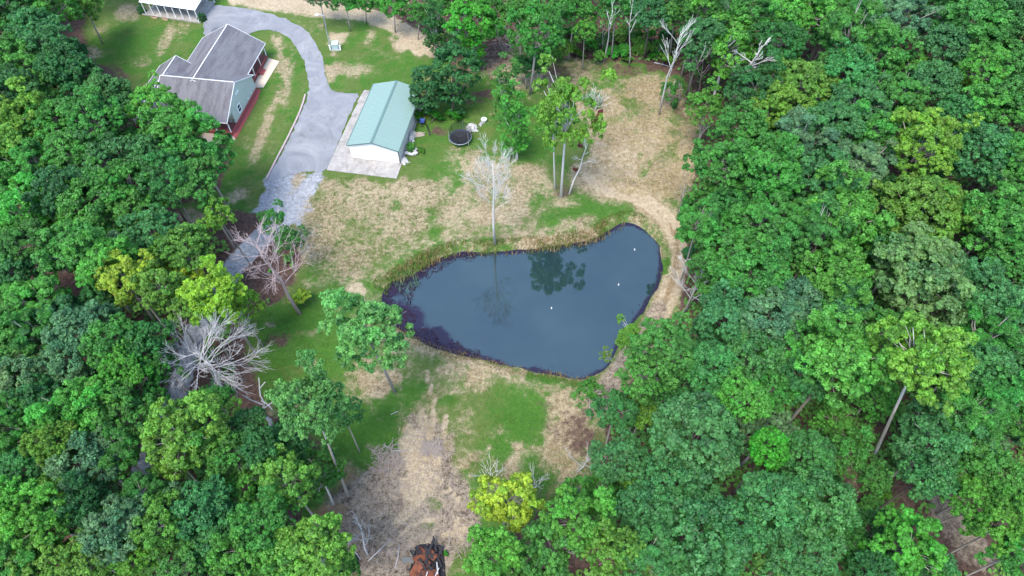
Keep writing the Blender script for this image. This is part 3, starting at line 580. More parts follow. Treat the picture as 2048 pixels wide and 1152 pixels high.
b = MB(); n = 36; b.v = [(1.42 * math.cos(2 * math.pi * i / n), 1.42 * math.sin(2 * math.pi * i / n), .74) for i in range(n)] + [(0, 0, .68)]; b.f = [(i, (i + 1) % n, n) for i in range(n)]
b.build('mat', M['black'], tramp)
b = MB()
for r, z in ((1.44, .75), (1.74, .81)): b.v += [(r * math.cos(2 * math.pi * i / n), r * math.sin(2 * math.pi * i / n), z) for i in range(n)]
b.f = [(i, (i + 1) % n, n + (i + 1) % n, n + i) for i in range(n)]; b.build('pad', M['blue'] if False else plain('navy_pad', (.025, .03, .05), .5), tramp)
for i in range(6):
    a = 2 * math.pi * (i + .3) / 6; c_, s_ = math.cos(a), math.sin(a)
    MB().tube([(1.84 * c_, 1.84 * s_, 0), (1.84 * c_, 1.84 * s_, 1.4), (1.8 * c_, 1.8 * s_, 2.5)], [.035] * 3).build('pole', M['steel'] if i % 2 else M['black'], tramp)
    MB().tube([(1.74 * c_, 1.74 * s_, .72), (1.74 * c_, 1.74 * s_, .02)], [.04] * 2).build('leg', M['steel'], tramp)
t = NT('black_netting'); tr = t.new('ShaderNodeBsdfTransparent'); mx = t.new('ShaderNodeMixShader'); mx.inputs[0].default_value = .45
t.base((.02, .02, .022), .7); t.t.links.new(tr.outputs[0], mx.inputs[1]); t.t.links.new(t.bsdf.outputs[0], mx.inputs[2]); t.t.links.new(mx.outputs[0], t.out.inputs[0])
b = MB()
for z_, r_ in ((.8, 1.62), (1.6, 1.66), (2.45, 1.72)): b.v += [(r_ * math.cos(2 * math.pi * i / n), r_ * math.sin(2 * math.pi * i / n), z_ - (.12 * abs(math.sin(3 * 2 * math.pi * i / n)) if z_ > 2 else 0)) for i in range(n)]
b.f = [(k * n + i, k * n + (i + 1) % n, (k + 1) * n + (i + 1) % n, (k + 1) * n + i) for k in range(2) for i in range(n)]; b.build('net', t.m, tramp)
# ------------------------------------------------------------------ odds and ends by the shed
def crumple(name, p, sx, sy, h, mat, label, cat, seed, rz=0):
    r = np.random.default_rng(seed); n = 12; b = MB()
    for j in range(n):
        for i in range(n):
            u, v = i / (n - 1) * 2 - 1, j / (n - 1) * 2 - 1; q = max(0, 1 - (abs(u) ** 2.5 + abs(v) ** 2.5) * .8)
            b.v.append((u * sx / 2 * (1 + .18 * r.normal()), v * sy / 2 * (1 + .18 * r.normal()), max(.02, h * q * (.6 + .8 * r.random()))))
    b.f = [(j * n + i, j * n + i + 1, (j + 1) * n + i + 1, (j + 1) * n + i) for j in range(n - 1) for i in range(n - 1)]
    o = b.build(name, mat, None, False, (p.x, p.y, gz(p.x, p.y))); o.rotation_euler = (0, 0, rz); return tag(o, label, cat)
crumple('tarpaulin', P(824, 275), 1.1, 2.4, .9, M['tarp'], 'white tarpaulin heaped against the long side of the shed', 'tarpaulin', 1, -.15)
crumple('tarpaulin', P(809, 322), 1.1, 1.5, .5, M['tarp'], 'white plastic sheet lying by the front corner of the shed', 'tarpaulin', 2, .5)
crumple('tarpaulin', P(944, 258), 1.7, 1.7, .8, M['tarp'], 'pale tarpaulin heap right behind the trampoline', 'tarpaulin', 3, .3)
crumple('tarpaulin', P(963, 248), .5, 1.2, .4, M['tarp'], 'small white plastic sheet beyond the tarpaulin heap', 'tarpaulin', 4, -.6)
e = empty('plank_pile', P(836, 271), 'loose pile of grey weathered planks beside the shed', 'plank pile')
for k in range(9): MB().bar((-.7 + .1 * random.random(), -.5 + .12 * k, .06 + .07 * (k % 3)), (.8 * random.random() + .4, -.3 + .1 * k + .3 * random.random(), .08 + .08 * (k % 3)), .16, .05).build('plank', M['wood'], e)
e = empty('stone_pile', P(822, 305), 'heap of pale stones near the front corner of the shed', 'stone pile')
def rock_mesh(seed, r0):
    r = np.random.default_rng(seed); bm = bmesh.new(); bmesh.ops.create_icosphere(bm, subdivisions=1, radius=r0)
    for v in bm.verts: v.co *= .75 + .5 * r.random(); v.co.z *= .7
    me = bpy.data.meshes.new('stone'); bm.to_mesh(me); bm.free(); me.materials.append(M['stone']); return me
rocks = [rock_mesh(s, .22) for s in range(4)]
for k in range(18):
    o = link('stone', rocks[k % 4], e, (random.uniform(-.8, .9), random.uniform(-.7, .8), .12 + .12 * (k % 3))); o.rotation_euler = (random.random() * 3, 0, random.random() * 6); o.scale = (1 + random.random() * .6,) * 3
p = P(845, 247); e = empty('wheelbarrow', (p.x, p.y, 0), 'blue wheelbarrow standing under the trees behind the shed', 'wheelbarrow')
MB().add([(-.3, -.4, .35), (.3, -.4, .35), (.3, .3, .35), (-.3, .3, .35), (-.42, -.6, .7), (.42, -.6, .7), (.42, .5, .65), (-.42, .5, .65)], [(3, 2, 1, 0), (0, 1, 5, 4), (1, 2, 6, 5), (2, 3, 7, 6), (3, 0, 4, 7)]).build('tray', M['blue'], e)
for s in (-1, 1): MB().tube([(s * .12, -.75, .2), (s * .28, .3, .4), (s * .3, 1.0, .6)], [.025] * 3).build('handle', M['darkwood'], e); MB().tube([(s * .25, .3, .4), (s * .25, .42, 0)], [.025] * 2).build('leg', M['black'], e)
MB().tube([(-.05, -.75, .2), (.05, -.75, .2)], [.2, .2], 12).build('wheel', M['black'], e)
a, b2 = P(853, 250, .05), P(860, 271, .05); tag(MB().tube([(0, 0, .08), (b2 - a) * .5 + Vector((.05, 0, .1)), b2 - a + Vector((0, 0, .05))], [.1, .1, .1], 8).build('drain_pipe', M['black'], None, True, a), 'black plastic pipe lying on grass between shed and trampoline', 'pipe')
p = P(968, 243); e = empty('plastic_tub', (p.x, p.y, 0), 'pale round plastic tub beyond the trampoline', 'tub')
MB().tube([(0, 0, 0), (0, 0, .5)], [.38, .45], 14).build('tub', M['greybox'], e); ring(.45, .5, .04, 18, 5).build('rim', M['white_paint'], e)
# floats on the pond
for px_, py_, lab in ((1103, 617, 'small white float low on the open middle of the pond'), (1237, 570, 'small white float off the track side bank of the pond'), (1269, 500, 'small white float nearest the narrow far tip of the pond')):
    p = P(px_, py_, WATER); e = empty('float', (p.x, p.y, WATER), lab, 'float', 'white floats on the pond')
    MB().tube([(0, 0, -.08), (0, 0, 0), (0, 0, .16), (0, 0, .22)], [.06, .09, .08, .04], 10).build('body', M['float'], e, True); MB().tube([(0, 0, .22), (0, 0, .32)], [.04, .04], 8).build('cap', M['float'], e)
# burn pile at the lower edge of the clearing
bp = P(856, 1138); burn = empty('burn_pile', (bp.x, bp.y, gz(bp.x, bp.y)), 'burn pile of rusty sheets and charred timbers on bare earth', 'burn pile')
r = np.random.default_rng(8)
n = 16; b = MB()
for j in range(n):
    for i in range(n):
        u, v = i / (n - 1) * 2 - 1, j / (n - 1) * 2 - 1; h = .75 * max(0, 1 - abs(u) ** 2.2) * max(0, 1 - abs(v) ** 4) * (.75 + .5 * r.random()); b.v.append((u * 2.0 * (1 - .22 * v) , v * 2.7, h))
b.f = [(j * n + i, j * n + i + 1, (j + 1) * n + i + 1, (j + 1) * n + i) for j in range(n - 1) for i in range(n - 1)]
b.build('ash_heap', M['char'], burn)
for k in range(15):
    c_ = Vector((r.uniform(-1.1, 1.1), r.uniform(-2.3, 2.0), .7 + r.random() * .25)); Q = (Quaternion((0, 0, 1), r.uniform(0, 3.1)) @ Quaternion((1, 0, 0), r.uniform(-.4, .4)) @ Quaternion((0, 1, 0), r.uniform(-.4, .4))).to_matrix()
    MB().box(c_, (r.uniform(.8, 1.9), r.uniform(.5, 1.1), .03), M=Q).build('rusty_sheet', M['rust'], burn)
for k in range(34):
    a = Vector((r.uniform(-1.7, 1.7), r.uniform(-2.8, 1.7), 0)); a.z = .95 - .35 * abs(a.x) + r.uniform(-.1, .25); dd = Vector((r.normal() * .7, 1, -.02 + r.normal() * .05)).normalized() * r.uniform(.8, 1.9)
    MB().bar(a, a + dd, r.uniform(.14, .24), r.uniform(.1, .2)).build('charred_timber', M['char'], burn)
for k in range(3):
    a = Vector((r.uniform(-1.2, 1.2), r.uniform(-2, 1.4), 1.1)); MB().bar(a, a + Vector((r.normal() * .4, 1.2, r.normal() * .1)), .1, .08).build('pale_board', M['bark_dead'], burn)
p = P(818, 1122); pud = MB(); pud.slab([(p.x + .9 * math.cos(a) * (1 + .3 * math.sin(3 * a + 1)), p.y + .42 * math.sin(a) * (1 + .3 * math.cos(2 * a)), gz(p.x, p.y) + .16) for a in np.linspace(0, 2 * math.pi, 22, endpoint=False)], .3)
t = NT('puddle'); t.base((.11, .105, .085), .12, .5); tag(pud.build('puddle_water', t.m), kind='structure')
# ------------------------------------------------------------------ trees
ZC = 13.0                                    # height of the middle of a standard crown; its radius is 5 m
def sph(n, rg, zmin=-1.0):
    i = np.arange(n) + .5; z = 1 - (1 - zmin) * i / n; a = i * 2.39996 + rg.random() * 6
    q = np.sqrt(1 - z * z); v = np.stack([q * np.cos(a), q * np.sin(a), z], 1) + rg.normal(size=(n, 3)) * .13
    return v / np.linalg.norm(v, axis=1)[:, None]
def unit(v): return v / (np.linalg.norm(v, axis=1)[:, None] + 1e-9)
def leaf_faces(C, Nn, L, Wd, rg, tone):
    m = len(C); tg = unit(np.cross(Nn, rg.normal(size=(m, 3)))); bt = np.cross(Nn, tg)
    L = L * rg.uniform(.7, 1.35, m)[:, None]; Wd = Wd * rg.uniform(.7, 1.35, m)[:, None]
    fold = Nn * (Wd * .3)
    V = np.stack([C - tg * L * .5, C + bt * Wd * .5 + fold * .5 + tg * L * .08, C + tg * L * .5, C - bt * Wd * .5 + fold * .5 + tg * L * .08], 1).reshape(-1, 3)
    return V, np.arange(m * 4).reshape(m, 4), tone
def crown_proto(seed, nl=58, lobe=(.8, 1.45), nc=7, nleaf=66, L=.34, Wd=.24, zr=4.4, zmin=-.45, reach=(.58, 1.0), feather=0.0, squash=.75, uneven=.25, rad=5.0):
    rg = np.random.default_rng(seed)
    D = sph(nl, rg, zmin); ax = np.array([rad, rad, zr]); ph = rg.random(3) * 6
    az = np.arctan2(D[:, 1], D[:, 0]); k = 1 + uneven * (np.sin(2 * az + ph[0]) * .5 + np.sin(3 * az + ph[1]) * .6 + np.sin(5 * az + ph[2]) * .4)
    lc = D * ax * (rg.uniform(*reach, nl) * k * rg.choice([.86, 1, 1, 1.12], nl))[:, None]; lr = rg.uniform(*lobe, nl) * rad / 5
    Cs = []; Ns = []; T = []
    for j in range(nl):
        tl = rg.random(); E = sph(nc, rg, -.35); o = unit((D[j] + np.array([0, 0, .5]))[None])[0]
        E = unit(E + o * .55); cc = lc[j] + E * lr[j] * rg.uniform(.6, 1.1, nc)[:, None] * np.array([1, 1, squash])
        for q in range(nc):
            tc = rg.random(); cr = lr[j] * rg.uniform(.3, .5); n = int(nleaf * rg.uniform(.7, 1.3)); S = unit(rg.normal(size=(n, 3)) + E[q] * .6)
            Cs.append(cc[q] + S * cr * (rg.random(n) ** .45)[:, None] * np.array([1, 1, squash]))
            Ns.append(unit(S * .85 + np.array([0, 0, .5]) + rg.normal(size=(n, 3)) * .45))
            T.append(np.stack([np.full(n, tl), np.full(n, tc), rg.random(n), np.ones(n)], 1))
    C = np.concatenate(Cs); Nn = np.concatenate(Ns); tone = np.concatenate(T)
    V, F, tone = leaf_faces(C, Nn, L, Wd, rg, tone)
    if feather:
        out = unit(C * np.array([1, 1, .6]) + np.array([0, 0, .8])); m = len(C)
        side = unit(np.cross(unit(Nn + np.array([0, 0, .4])), out)); Lf = (L * rg.uniform(.9, 1.7, m))[:, None]; wf = (Wd * .45 * rg.uniform(.7, 1.3, m))[:, None]
        V = np.stack([C - out * Lf * .5, C + side * wf, C + out * Lf * .5, C - side * wf], 1).reshape(-1, 3)
    V = V + np.array([0, 0, ZC])
    me = mesh_np('crown', V, F, M['leaf'], False, {'tone': tone})
    # trunk and limbs reach into the lobes
    b = MB(); lb = MB(); wob = rg.normal(size=2) * .25; H0 = ZC - zr * .55
    tp = [(0, 0, -.3), (wob[0] * .4, wob[1] * .4, H0 * .5), (wob[0], wob[1], H0), (wob[0] * .6, wob[1] * .6, ZC + zr * .3)]
    b.tube(tp, [.3, .21, .17, .06], 7)
    for j in rg.permutation(nl)[:min(nl, 16)]:
        e = lc[j] * .88 + np.array([0, 0, ZC]); s = np.array(tp[2]) + np.array([0, 0, rg.uniform(-.8, 2.2)]); mid = s * .5 + e * .5 + rg.normal(size=3) * .35
        lb.tube([s, mid, e], [.11, .07, .03], 5)
        e2 = e + rg.normal(size=3) * .9; lb.tube([mid, e2], [.05, .02], 4)
    return me, b, lb
PROTO = {}
def reg(name, bark, **kw):
    me, b, lb = crown_proto(**kw); PROTO[name] = (me, b.mesh('trunk', M[bark], True), lb.mesh('limb', M[bark], True))
reg('a1', 'bark_grey', seed=1); reg('a2', 'bark_grey', seed=2, nl=50, uneven=.4, zr=4.0); reg('a3', 'bark_grey', seed=3, nl=62, lobe=(.75, 1.3), zr=5.0)
reg('a4', 'bark_grey', seed=4, nl=48, lobe=(.8, 1.6), uneven=.45); reg('a5', 'bark_grey', seed=15, nl=54, uneven=.35, zmin=-.3, zr=3.8)
reg('c1', 'bark_dark', seed=5, nl=46, lobe=(1.0, 1.35), nc=9, nleaf=52, L=.34, Wd=.26, uneven=.12, reach=(.72, .86), zmin=-.3)
reg('c2', 'bark_dark', seed=6, nl=42, lobe=(1.05, 1.5), nc=9, nleaf=52, L=.34, Wd=.26, uneven=.2, reach=(.7, .88), zr=4.0)
reg('c3', 'bark_dark', seed=16, nl=48, lobe=(.95, 1.3), nc=8, nleaf=56, L=.36, Wd=.24, uneven=.28, reach=(.66, .9), zr=4.6)
reg('f1', 'bark_grey', seed=7, nl=40, nc=9, nleaf=60, L=.62, Wd=.2); reg('f2', 'bark_grey', seed=8, nl=34, nc=9, nleaf=60, L=.66, Wd=.19, uneven=.4, zr=5); reg('y1', 'bark_pale', seed=22, uneven=.35)
reg('s1', 'bark_pale', seed=9, nl=24, lobe=(.9, 1.5), nc=7, nleaf=34, uneven=.5, reach=(.45, 1.0), zr=5.2); reg('s2', 'bark_pale', seed=10, nl=20, lobe=(.8, 1.4), nc=7, nleaf=36, uneven=.6, reach=(.4, 1.05), zr=6)
reg('s3', 'bark_pale', seed=19, nl=34, lobe=(.9, 1.5), nc=8, nleaf=44, uneven=.45, reach=(.5, 1.0), zr=5.2, zmin=-.7)
reg('t1', 'bark_dark', seed=11, nl=60, lobe=(.95, 1.4), nc=8, nleaf=56, zr=8.5, zmin=-.95, reach=(.7, .9), uneven=.15, L=.36, Wd=.27)   # tall full cone-like crown
reg('v1', 'bark_pale', seed=12, nl=84, lobe=(1.2, 1.9), nc=7, nleaf=44, zr=15, zmin=-.95, reach=(.4, .95), uneven=.4)                     # narrow ivy clad column
reg('b1', 'bark_dark', seed=13, nl=26, lobe=(1.4, 2.1), nc=8, nleaf=44, L=.75, Wd=.55, zmin=-.2); reg('b2', 'bark_dark', seed=14, nl=22, lobe=(1.3, 2.2), nc=8, nleaf=44, L=.85, Wd=.5, zmin=-.2, uneven=.5)
TINT = {'G': (.056, .205, .03), 'L': (.08, .265, .032), 'T': (.052, .178, .044), 'D': (.036, .145, .033), 'Y': (.108, .25, .028), 'YY': (.24, .35, .028), 'O': (.1, .2, .078), 'V': (.05, .26, .022), 'R': (.22, .07, .04), 'P': (.095, .25, .058)}
WORD = {'G': 'mid green', 'L': 'bright green', 'T': 'blue green', 'D': 'dark green', 'Y': 'yellow green', 'YY': 'golden yellow', 'O': 'grey green', 'V': 'vivid green', 'R': 'rusty red', 'P': 'pale green'}
NAMES = {'YY': 'yellow_tree'}
ANCH = [('the house', 420, 160), ('the shed', 760, 245), ('the trampoline', 921, 281), ('the carport', 330, 12), ('the yard lamp', 660, 70), ('the far tip of the pond', 1258, 440), ('the weedy end of the pond', 790, 610),
        ('the near corner of the pond', 1160, 757), ('the bleached dead tree', 390, 690), ('the brown dead tree', 520, 540), ('the broken snag', 520, 810), ('the burn pile', 856, 1118), ('the straw meadow', 1280, 260), ('the pond track', 1350, 560),
        ('the leaning pale trunk', 1790, 850), ('the grey mud patch', 1930, 1070), ('the bare tree in the wood', 1495, 150), ('the big grey green oak', 1837, 560), ('the round blue green oak', 1385, 880), ('the great blue green oak', 1390, 1060),
        ('the golden tree', 1015, 1005), ('the olive crown', 1840, 720), ('the vivid round tree', 1535, 900), ('the wide yellow green oak', 385, 870), ('the spreading grey green oak', 180, 920), ('the top left corner', 0, 0), ('the bottom left corner', 0, 1152),
        ('the top right corner', 2048, 0), ('the bottom right corner', 2048, 1152), ('the red mulch bed', 155, 60), ('the leaf litter glade', 350, 460), ('the hidden gravel drive', 300, 920), ('the wide lime green crown', 1850, 290), ('the pale feathery crown', 1720, 330),
        ('the grey feathery crown', 1800, 30), ('the tall bright tree', 1460, 90), ('the twin lime crown', 1680, 720), ('the yellow topped crown', 1830, 420), ('the middle of the left edge', 0, 600), ('the middle of the right edge', 2048, 600)]
LABELS = set(); PLACED = []
def autolabel(px, py, code, rpx, kind='tree'):
    size = 'broad' if rpx > 62 else 'small' if rpx < 30 else ('round' if rpx < 40 else 'full')
    ds = sorted(ANCH, key=lambda a: math.hypot(a[1] - px, (a[2] - py) * 1.1)); ds = [d for d in ds if math.hypot(d[1] - px, d[2] - py) > 18]
    def dr(a):
        dx, dy = px - a[1], py - a[2]; dist = math.hypot(dx, dy); ang = math.degrees(math.atan2(-dy, dx)) % 360
        w_ = ['right of', 'up and right of', 'above', 'up and left of', 'left of', 'down and left of', 'below', 'down and right of'][int((ang + 22.5) // 45) % 8]
        return ('close ' if dist < 75 else 'well ' if dist > 170 else '') + w_
    for k in range(0, 8):
        s = f'{size} {WORD[code]} {kind} {dr(ds[0])} {ds[0][0]}'
        if k: s = f'{WORD[code]} {kind} {dr(ds[0])} {ds[0][0]}, {dr(ds[k])} {ds[k][0]}'
        if k and len(s.replace(',', '').split()) > 16: s = f'{WORD[code]} {kind} between {ds[0][0]} and {ds[k][0]}'
        if k and len(s.split()) > 16: continue
        if s not in LABELS: LABELS.add(s); return s
    return s
def vertical_z(px, py, base, lo=4, hi=19):
    return min(np.arange(lo, hi, .25), key=lambda z: abs(P(px, py, z).y - base.y))
def tree(px, py, rpx, code, proto, label=None, zc=None, base=None, tall=1.0, group=None, name=None, cat='tree', kind='tree', minr=0, kzo=None):
    """crown middle seen at (px, py) with radius rpx; base = the pixel of the trunk's foot where the photograph shows it"""
    if base is not None:
        B = G(*base); z = zc if zc else vertical_z(px, py, B); C = P(px, py, z)
    else:
        z = zc or random.uniform(11.5, 14.0); C = P(px, py, z); B = Vector((C.x + random.uniform(-.8, .8), C.y + random.uniform(-.8, .8), 0)); B.z = gz(B.x, B.y)
    f = C.y * CP - (C.z - CH) * SP; rad = rpx * f / FP
    ax = C - B; sz = ax.length / ZC; s = rad / 5.0
    nm = name or NAMES.get(code, 'leafy_tree')
    lab = label or autolabel(px, py, code, rpx, kind); LABELS.add(lab)
    e = empty(nm, B, lab, cat, group)
    q = Vector((0, 0, 1)).rotation_difference(ax.normalized()); e.rotation_mode = 'QUATERNION'
    e.rotation_quaternion = q @ Quaternion((0, 0, 1), random.random() * 6.283); e.scale = (s, s, sz * tall)
    me, tm, lm = PROTO[proto]
    link('trunk', tm, e); c = link('crown', me, e); lo = link('limb', lm, e)
    # the crown keeps true height: crown mesh is stretched with the stem, so undo most of it about its middle
    kz = min(max(s / (sz * tall), .55), 2.2); kz = kzo or kz ** .85
    c.scale = (1, 1, kz); c.location = (0, 0, ZC * (1 / tall - kz)); lo.scale = c.scale; lo.location = c.location
    b_ = TINT[code]; j = [random.gauss(1, .09) for _ in range(3)]; v = random.uniform(.88, 1.14)
    c.color = (b_[0] * j[0] * v, b_[1] * v * (1 + (j[1] - 1) * .4), b_[2] * j[2] * v, 1)
    PLACED.append((C.x, C.y, rad, px, py, rpx)); return e
A = ['a1', 'a2', 'a3', 'a4', 'a5']; Cc = ['c1', 'c2', 'c3']; Fe = ['f1', 'f2']
def auto_proto(code):
    return random.choice({'T': Cc + ['c1', 'f1', 'a3'], 'O': Cc + Fe, 'D': A + Cc, 'G': A + A + Fe, 'L': A, 'Y': A, 'YY': A, 'V': ['c1', 'a3', 'a1']}[code])
# canopy of the woods, surveyed from the photograph: (x, y, radius, hue[, crown form, label])
CANOPY = """15 20 48 D;85 8 45 G;70 65 45 T;20 108 42 G;98 98 42 T;55 135 40 G;130 140 46 D;18 190 48 D;85 192 44 G;152 165 40 D;214 192 40 T;35 250 55 Y;112 245 48 G;185 238 45 G;240 225 33 T;
314 213 40 L a3;350 258 48 L a1;402 315 54 G a4;300 318 46 T;222 328 48 T;148 312 48 G;62 330 52 G;8 300 40 Y;335 365 46 D;392 362 40 G;262 290 34 G;240 375 44 G;
50 425 58 L;128 385 44 D;200 412 66 G c2;272 425 44 G;304 468 42 T;40 492 44 G;150 505 52 G;212 525 48 L;18 540 40 T;75 455 30 G;255 558 46 YY;318 578 42 Y;368 498 46 Y;436 436 28 Y;428 590 48 YY;472 612 36 YY;365 560 33 YY;395 612 38 Y;300 540 28 YY;
60 612 52 L f1;18 655 40 G;105 640 40 T f1;185 602 30 T;168 662 52 O c3;80 672 40 G;232 690 48 G c2;292 690 40 D;140 722 44 O c2;28 715 48 G;44 755 48 O;252 742 38 L;108 748 30 O;330 735 28 G;
152 822 55 L a4;205 800 42 L;255 832 44 G;312 796 23 G;24 850 44 G;70 812 44 D;112 888 38 Y;60 940 46 D;20 790 36 D;245 905 40 G;325 900 26 O;
350 920 34 Y;455 905 46 G;488 860 36 D;430 800 24 G;20 1010 44 L;90 1042 50 Y;28 1070 36 Y;240 1062 54 O c2;282 1005 42 G;325 1050 46 Y;272 1108 44 Y;410 1025 52 T c2;430 1085 44 T;338 1010 34 O;482 995 36 L;484 1110 46 L;95 1132 56 Y;180 1122 40 Y;382 1132 46 G;28 1142 50 G;165 1010 40 D;120 985 40 Y;
572 962 50 Y a2;528 905 42 D;528 1052 50 G;632 1108 62 Y a5;560 1128 44 L;540 1000 34 T;590 875 30 D;
985 1112 48 L;1060 1142 40 G;1100 1108 48 G;1160 1042 54 L;1232 1105 46 Y;1240 925 44 T;1230 822 34 T;1282 822 30 Y;1152 992 30 G;1265 962 24 Y;1480 800 44 L;1292 1012 48 T;1292 1122 54 T;1472 1062 50 T;1205 990 34 G;1330 960 38 T;
1612 912 46 T c1;1548 1012 60 T c1;1622 1012 66 T c2;1602 1102 60 T c3;1672 850 38 L a2 6;1870 880 68 T a4;1855 950 42 T;1932 832 54 G;1992 790 50 G;1950 1010 42 L;2010 962 50 G;2002 1052 44 L;1808 1098 58 V a2;1770 1062 36 D;2030 1112 40 G;1700 905 34 G;1745 800 38 G a3 5;1690 1092 34 D;1745 960 26 G;1935 905 44 G;1740 1140 40 D;
1680 440 72 L;1640 470 50 G;1910 420 38 Y;1990 452 62 G;1662 560 58 L;1690 602 46 T;1580 612 50 O c2;1645 652 30 L;1762 662 40 G;1980 600 58 T a1;1960 682 52 G;1972 742 50 T;2032 520 40 G;2022 740 40 T;1592 440 44 G f1;1545 500 46 G;2035 640 34 Y;2020 830 42 G;
1332 700 52 G a3;1292 752 42 G;1397 450 40 G f2;1462 512 56 G;1522 452 54 G f1;1510 562 58 G c2;1452 632 54 T c3;1542 645 54 O c2;1422 742 50 T c1;1502 722 54 T c2;1412 530 30 G;1580 700 44 G;1600 750 40 T;1545 780 38 G;1420 690 34 T;1350 790 34 D;1440 590 36 G;
1600 28 54 L;1662 8 44 G;1700 78 58 G;1600 172 52 Y;1552 212 44 Y;1690 152 58 T;1772 102 40 G;1722 212 50 T;1862 170 44 T c1;1802 190 40 G;1932 50 58 G;1962 140 38 L;1940 158 36 Y;2012 120 48 G;1972 222 48 L;1660 262 58 T;1560 312 44 G;1952 312 60 T;2032 330 44 G;1602 282 48 O;1642 362 50 T;2032 48 48 D;2022 202 44 G;1540 352 54 G;1740 262 38 G;1890 95 40 T;2030 400 38 G;1580 368 34 T;1800 250 34 D;1910 235 40 T;1770 380 30 D;1880 10 36 G;1985 10 40 D;
1402 80 44 T;1500 30 48 G;1512 180 44 D;1482 262 44 G;1440 332 48 G;1502 342 48 G;1400 15 40 G;1555 90 44 D;1380 270 0 G;1452 412 36 D;1545 270 36 D;1352 20 36 G;1300 30 36 D;1235 15 30 G;1150 18 30 G;1040 25 30 G;1100 12 36 G"""
SPECIAL = [  # the crowns the labels of others refer to
 (1837, 560, 98, 'O', 'c3', 'big grey green oak with silvery sprays, broadest crown of the right hand wood'), (1385, 880, 92, 'T', 'c1', 'round blue green oak with tight billowing lobes below the pond'),
 (1390, 1062, 98, 'T', 'c2', 'great blue green oak with fine gaps at the bottom edge'), (1838, 720, 82, 'Y', 'y1', 'olive yellow crown on a leaning pale trunk in the lower right wood', None, (1748, 912)), (1535, 900, 40, 'V', 'c1', 'vivid round tree wedged between blue green oaks'),
 (378, 870, 72, 'Y', 'a4', 'wide yellow green oak with open lobes over the hidden gravel drive'), (180, 922, 72, 'O', 'c2', 'spreading grey green oak below the bright crowns in the left wood'), (1850, 290, 70, 'Y', 'a3', 'wide lime green crown left of a blue green one in the upper right wood'),
 (1720, 330, 54, 'O', 'f1', 'pale feathery crown with upswept bare sprays'), (1800, 30, 58, 'O', 'f1', 'grey feathery crown at the top edge of the right wood'), (1680, 720, 78, 'L', 'a1', 'twin lime crown just left of the olive crown', None, (1572, 850)), (1830, 420, 78, 'Y', 'a5', 'yellow topped crown above the big grey green oak'),
 (1460, 92, 66, 'L', 's3', 'tall bright tree with airy crown beside the bare tree in the wood')]
OCC = []
for a in SPECIAL: tree(*a[:6], zc=a[6] if len(a) > 6 else None, base=a[7] if len(a) > 7 else None)
for ln in CANOPY.replace('\n', '').split(';'):
    f = ln.split(); 
    if not f or float(f[2]) < 5: continue
    tree(float(f[0]), float(f[1]), float(f[2]) * 1.14, f[3], f[4] if len(f) > 4 else auto_proto(f[3]), zc=float(f[5]) if len(f) > 5 else None if float(f[2]) > 36 else random.uniform(8.5, 11))
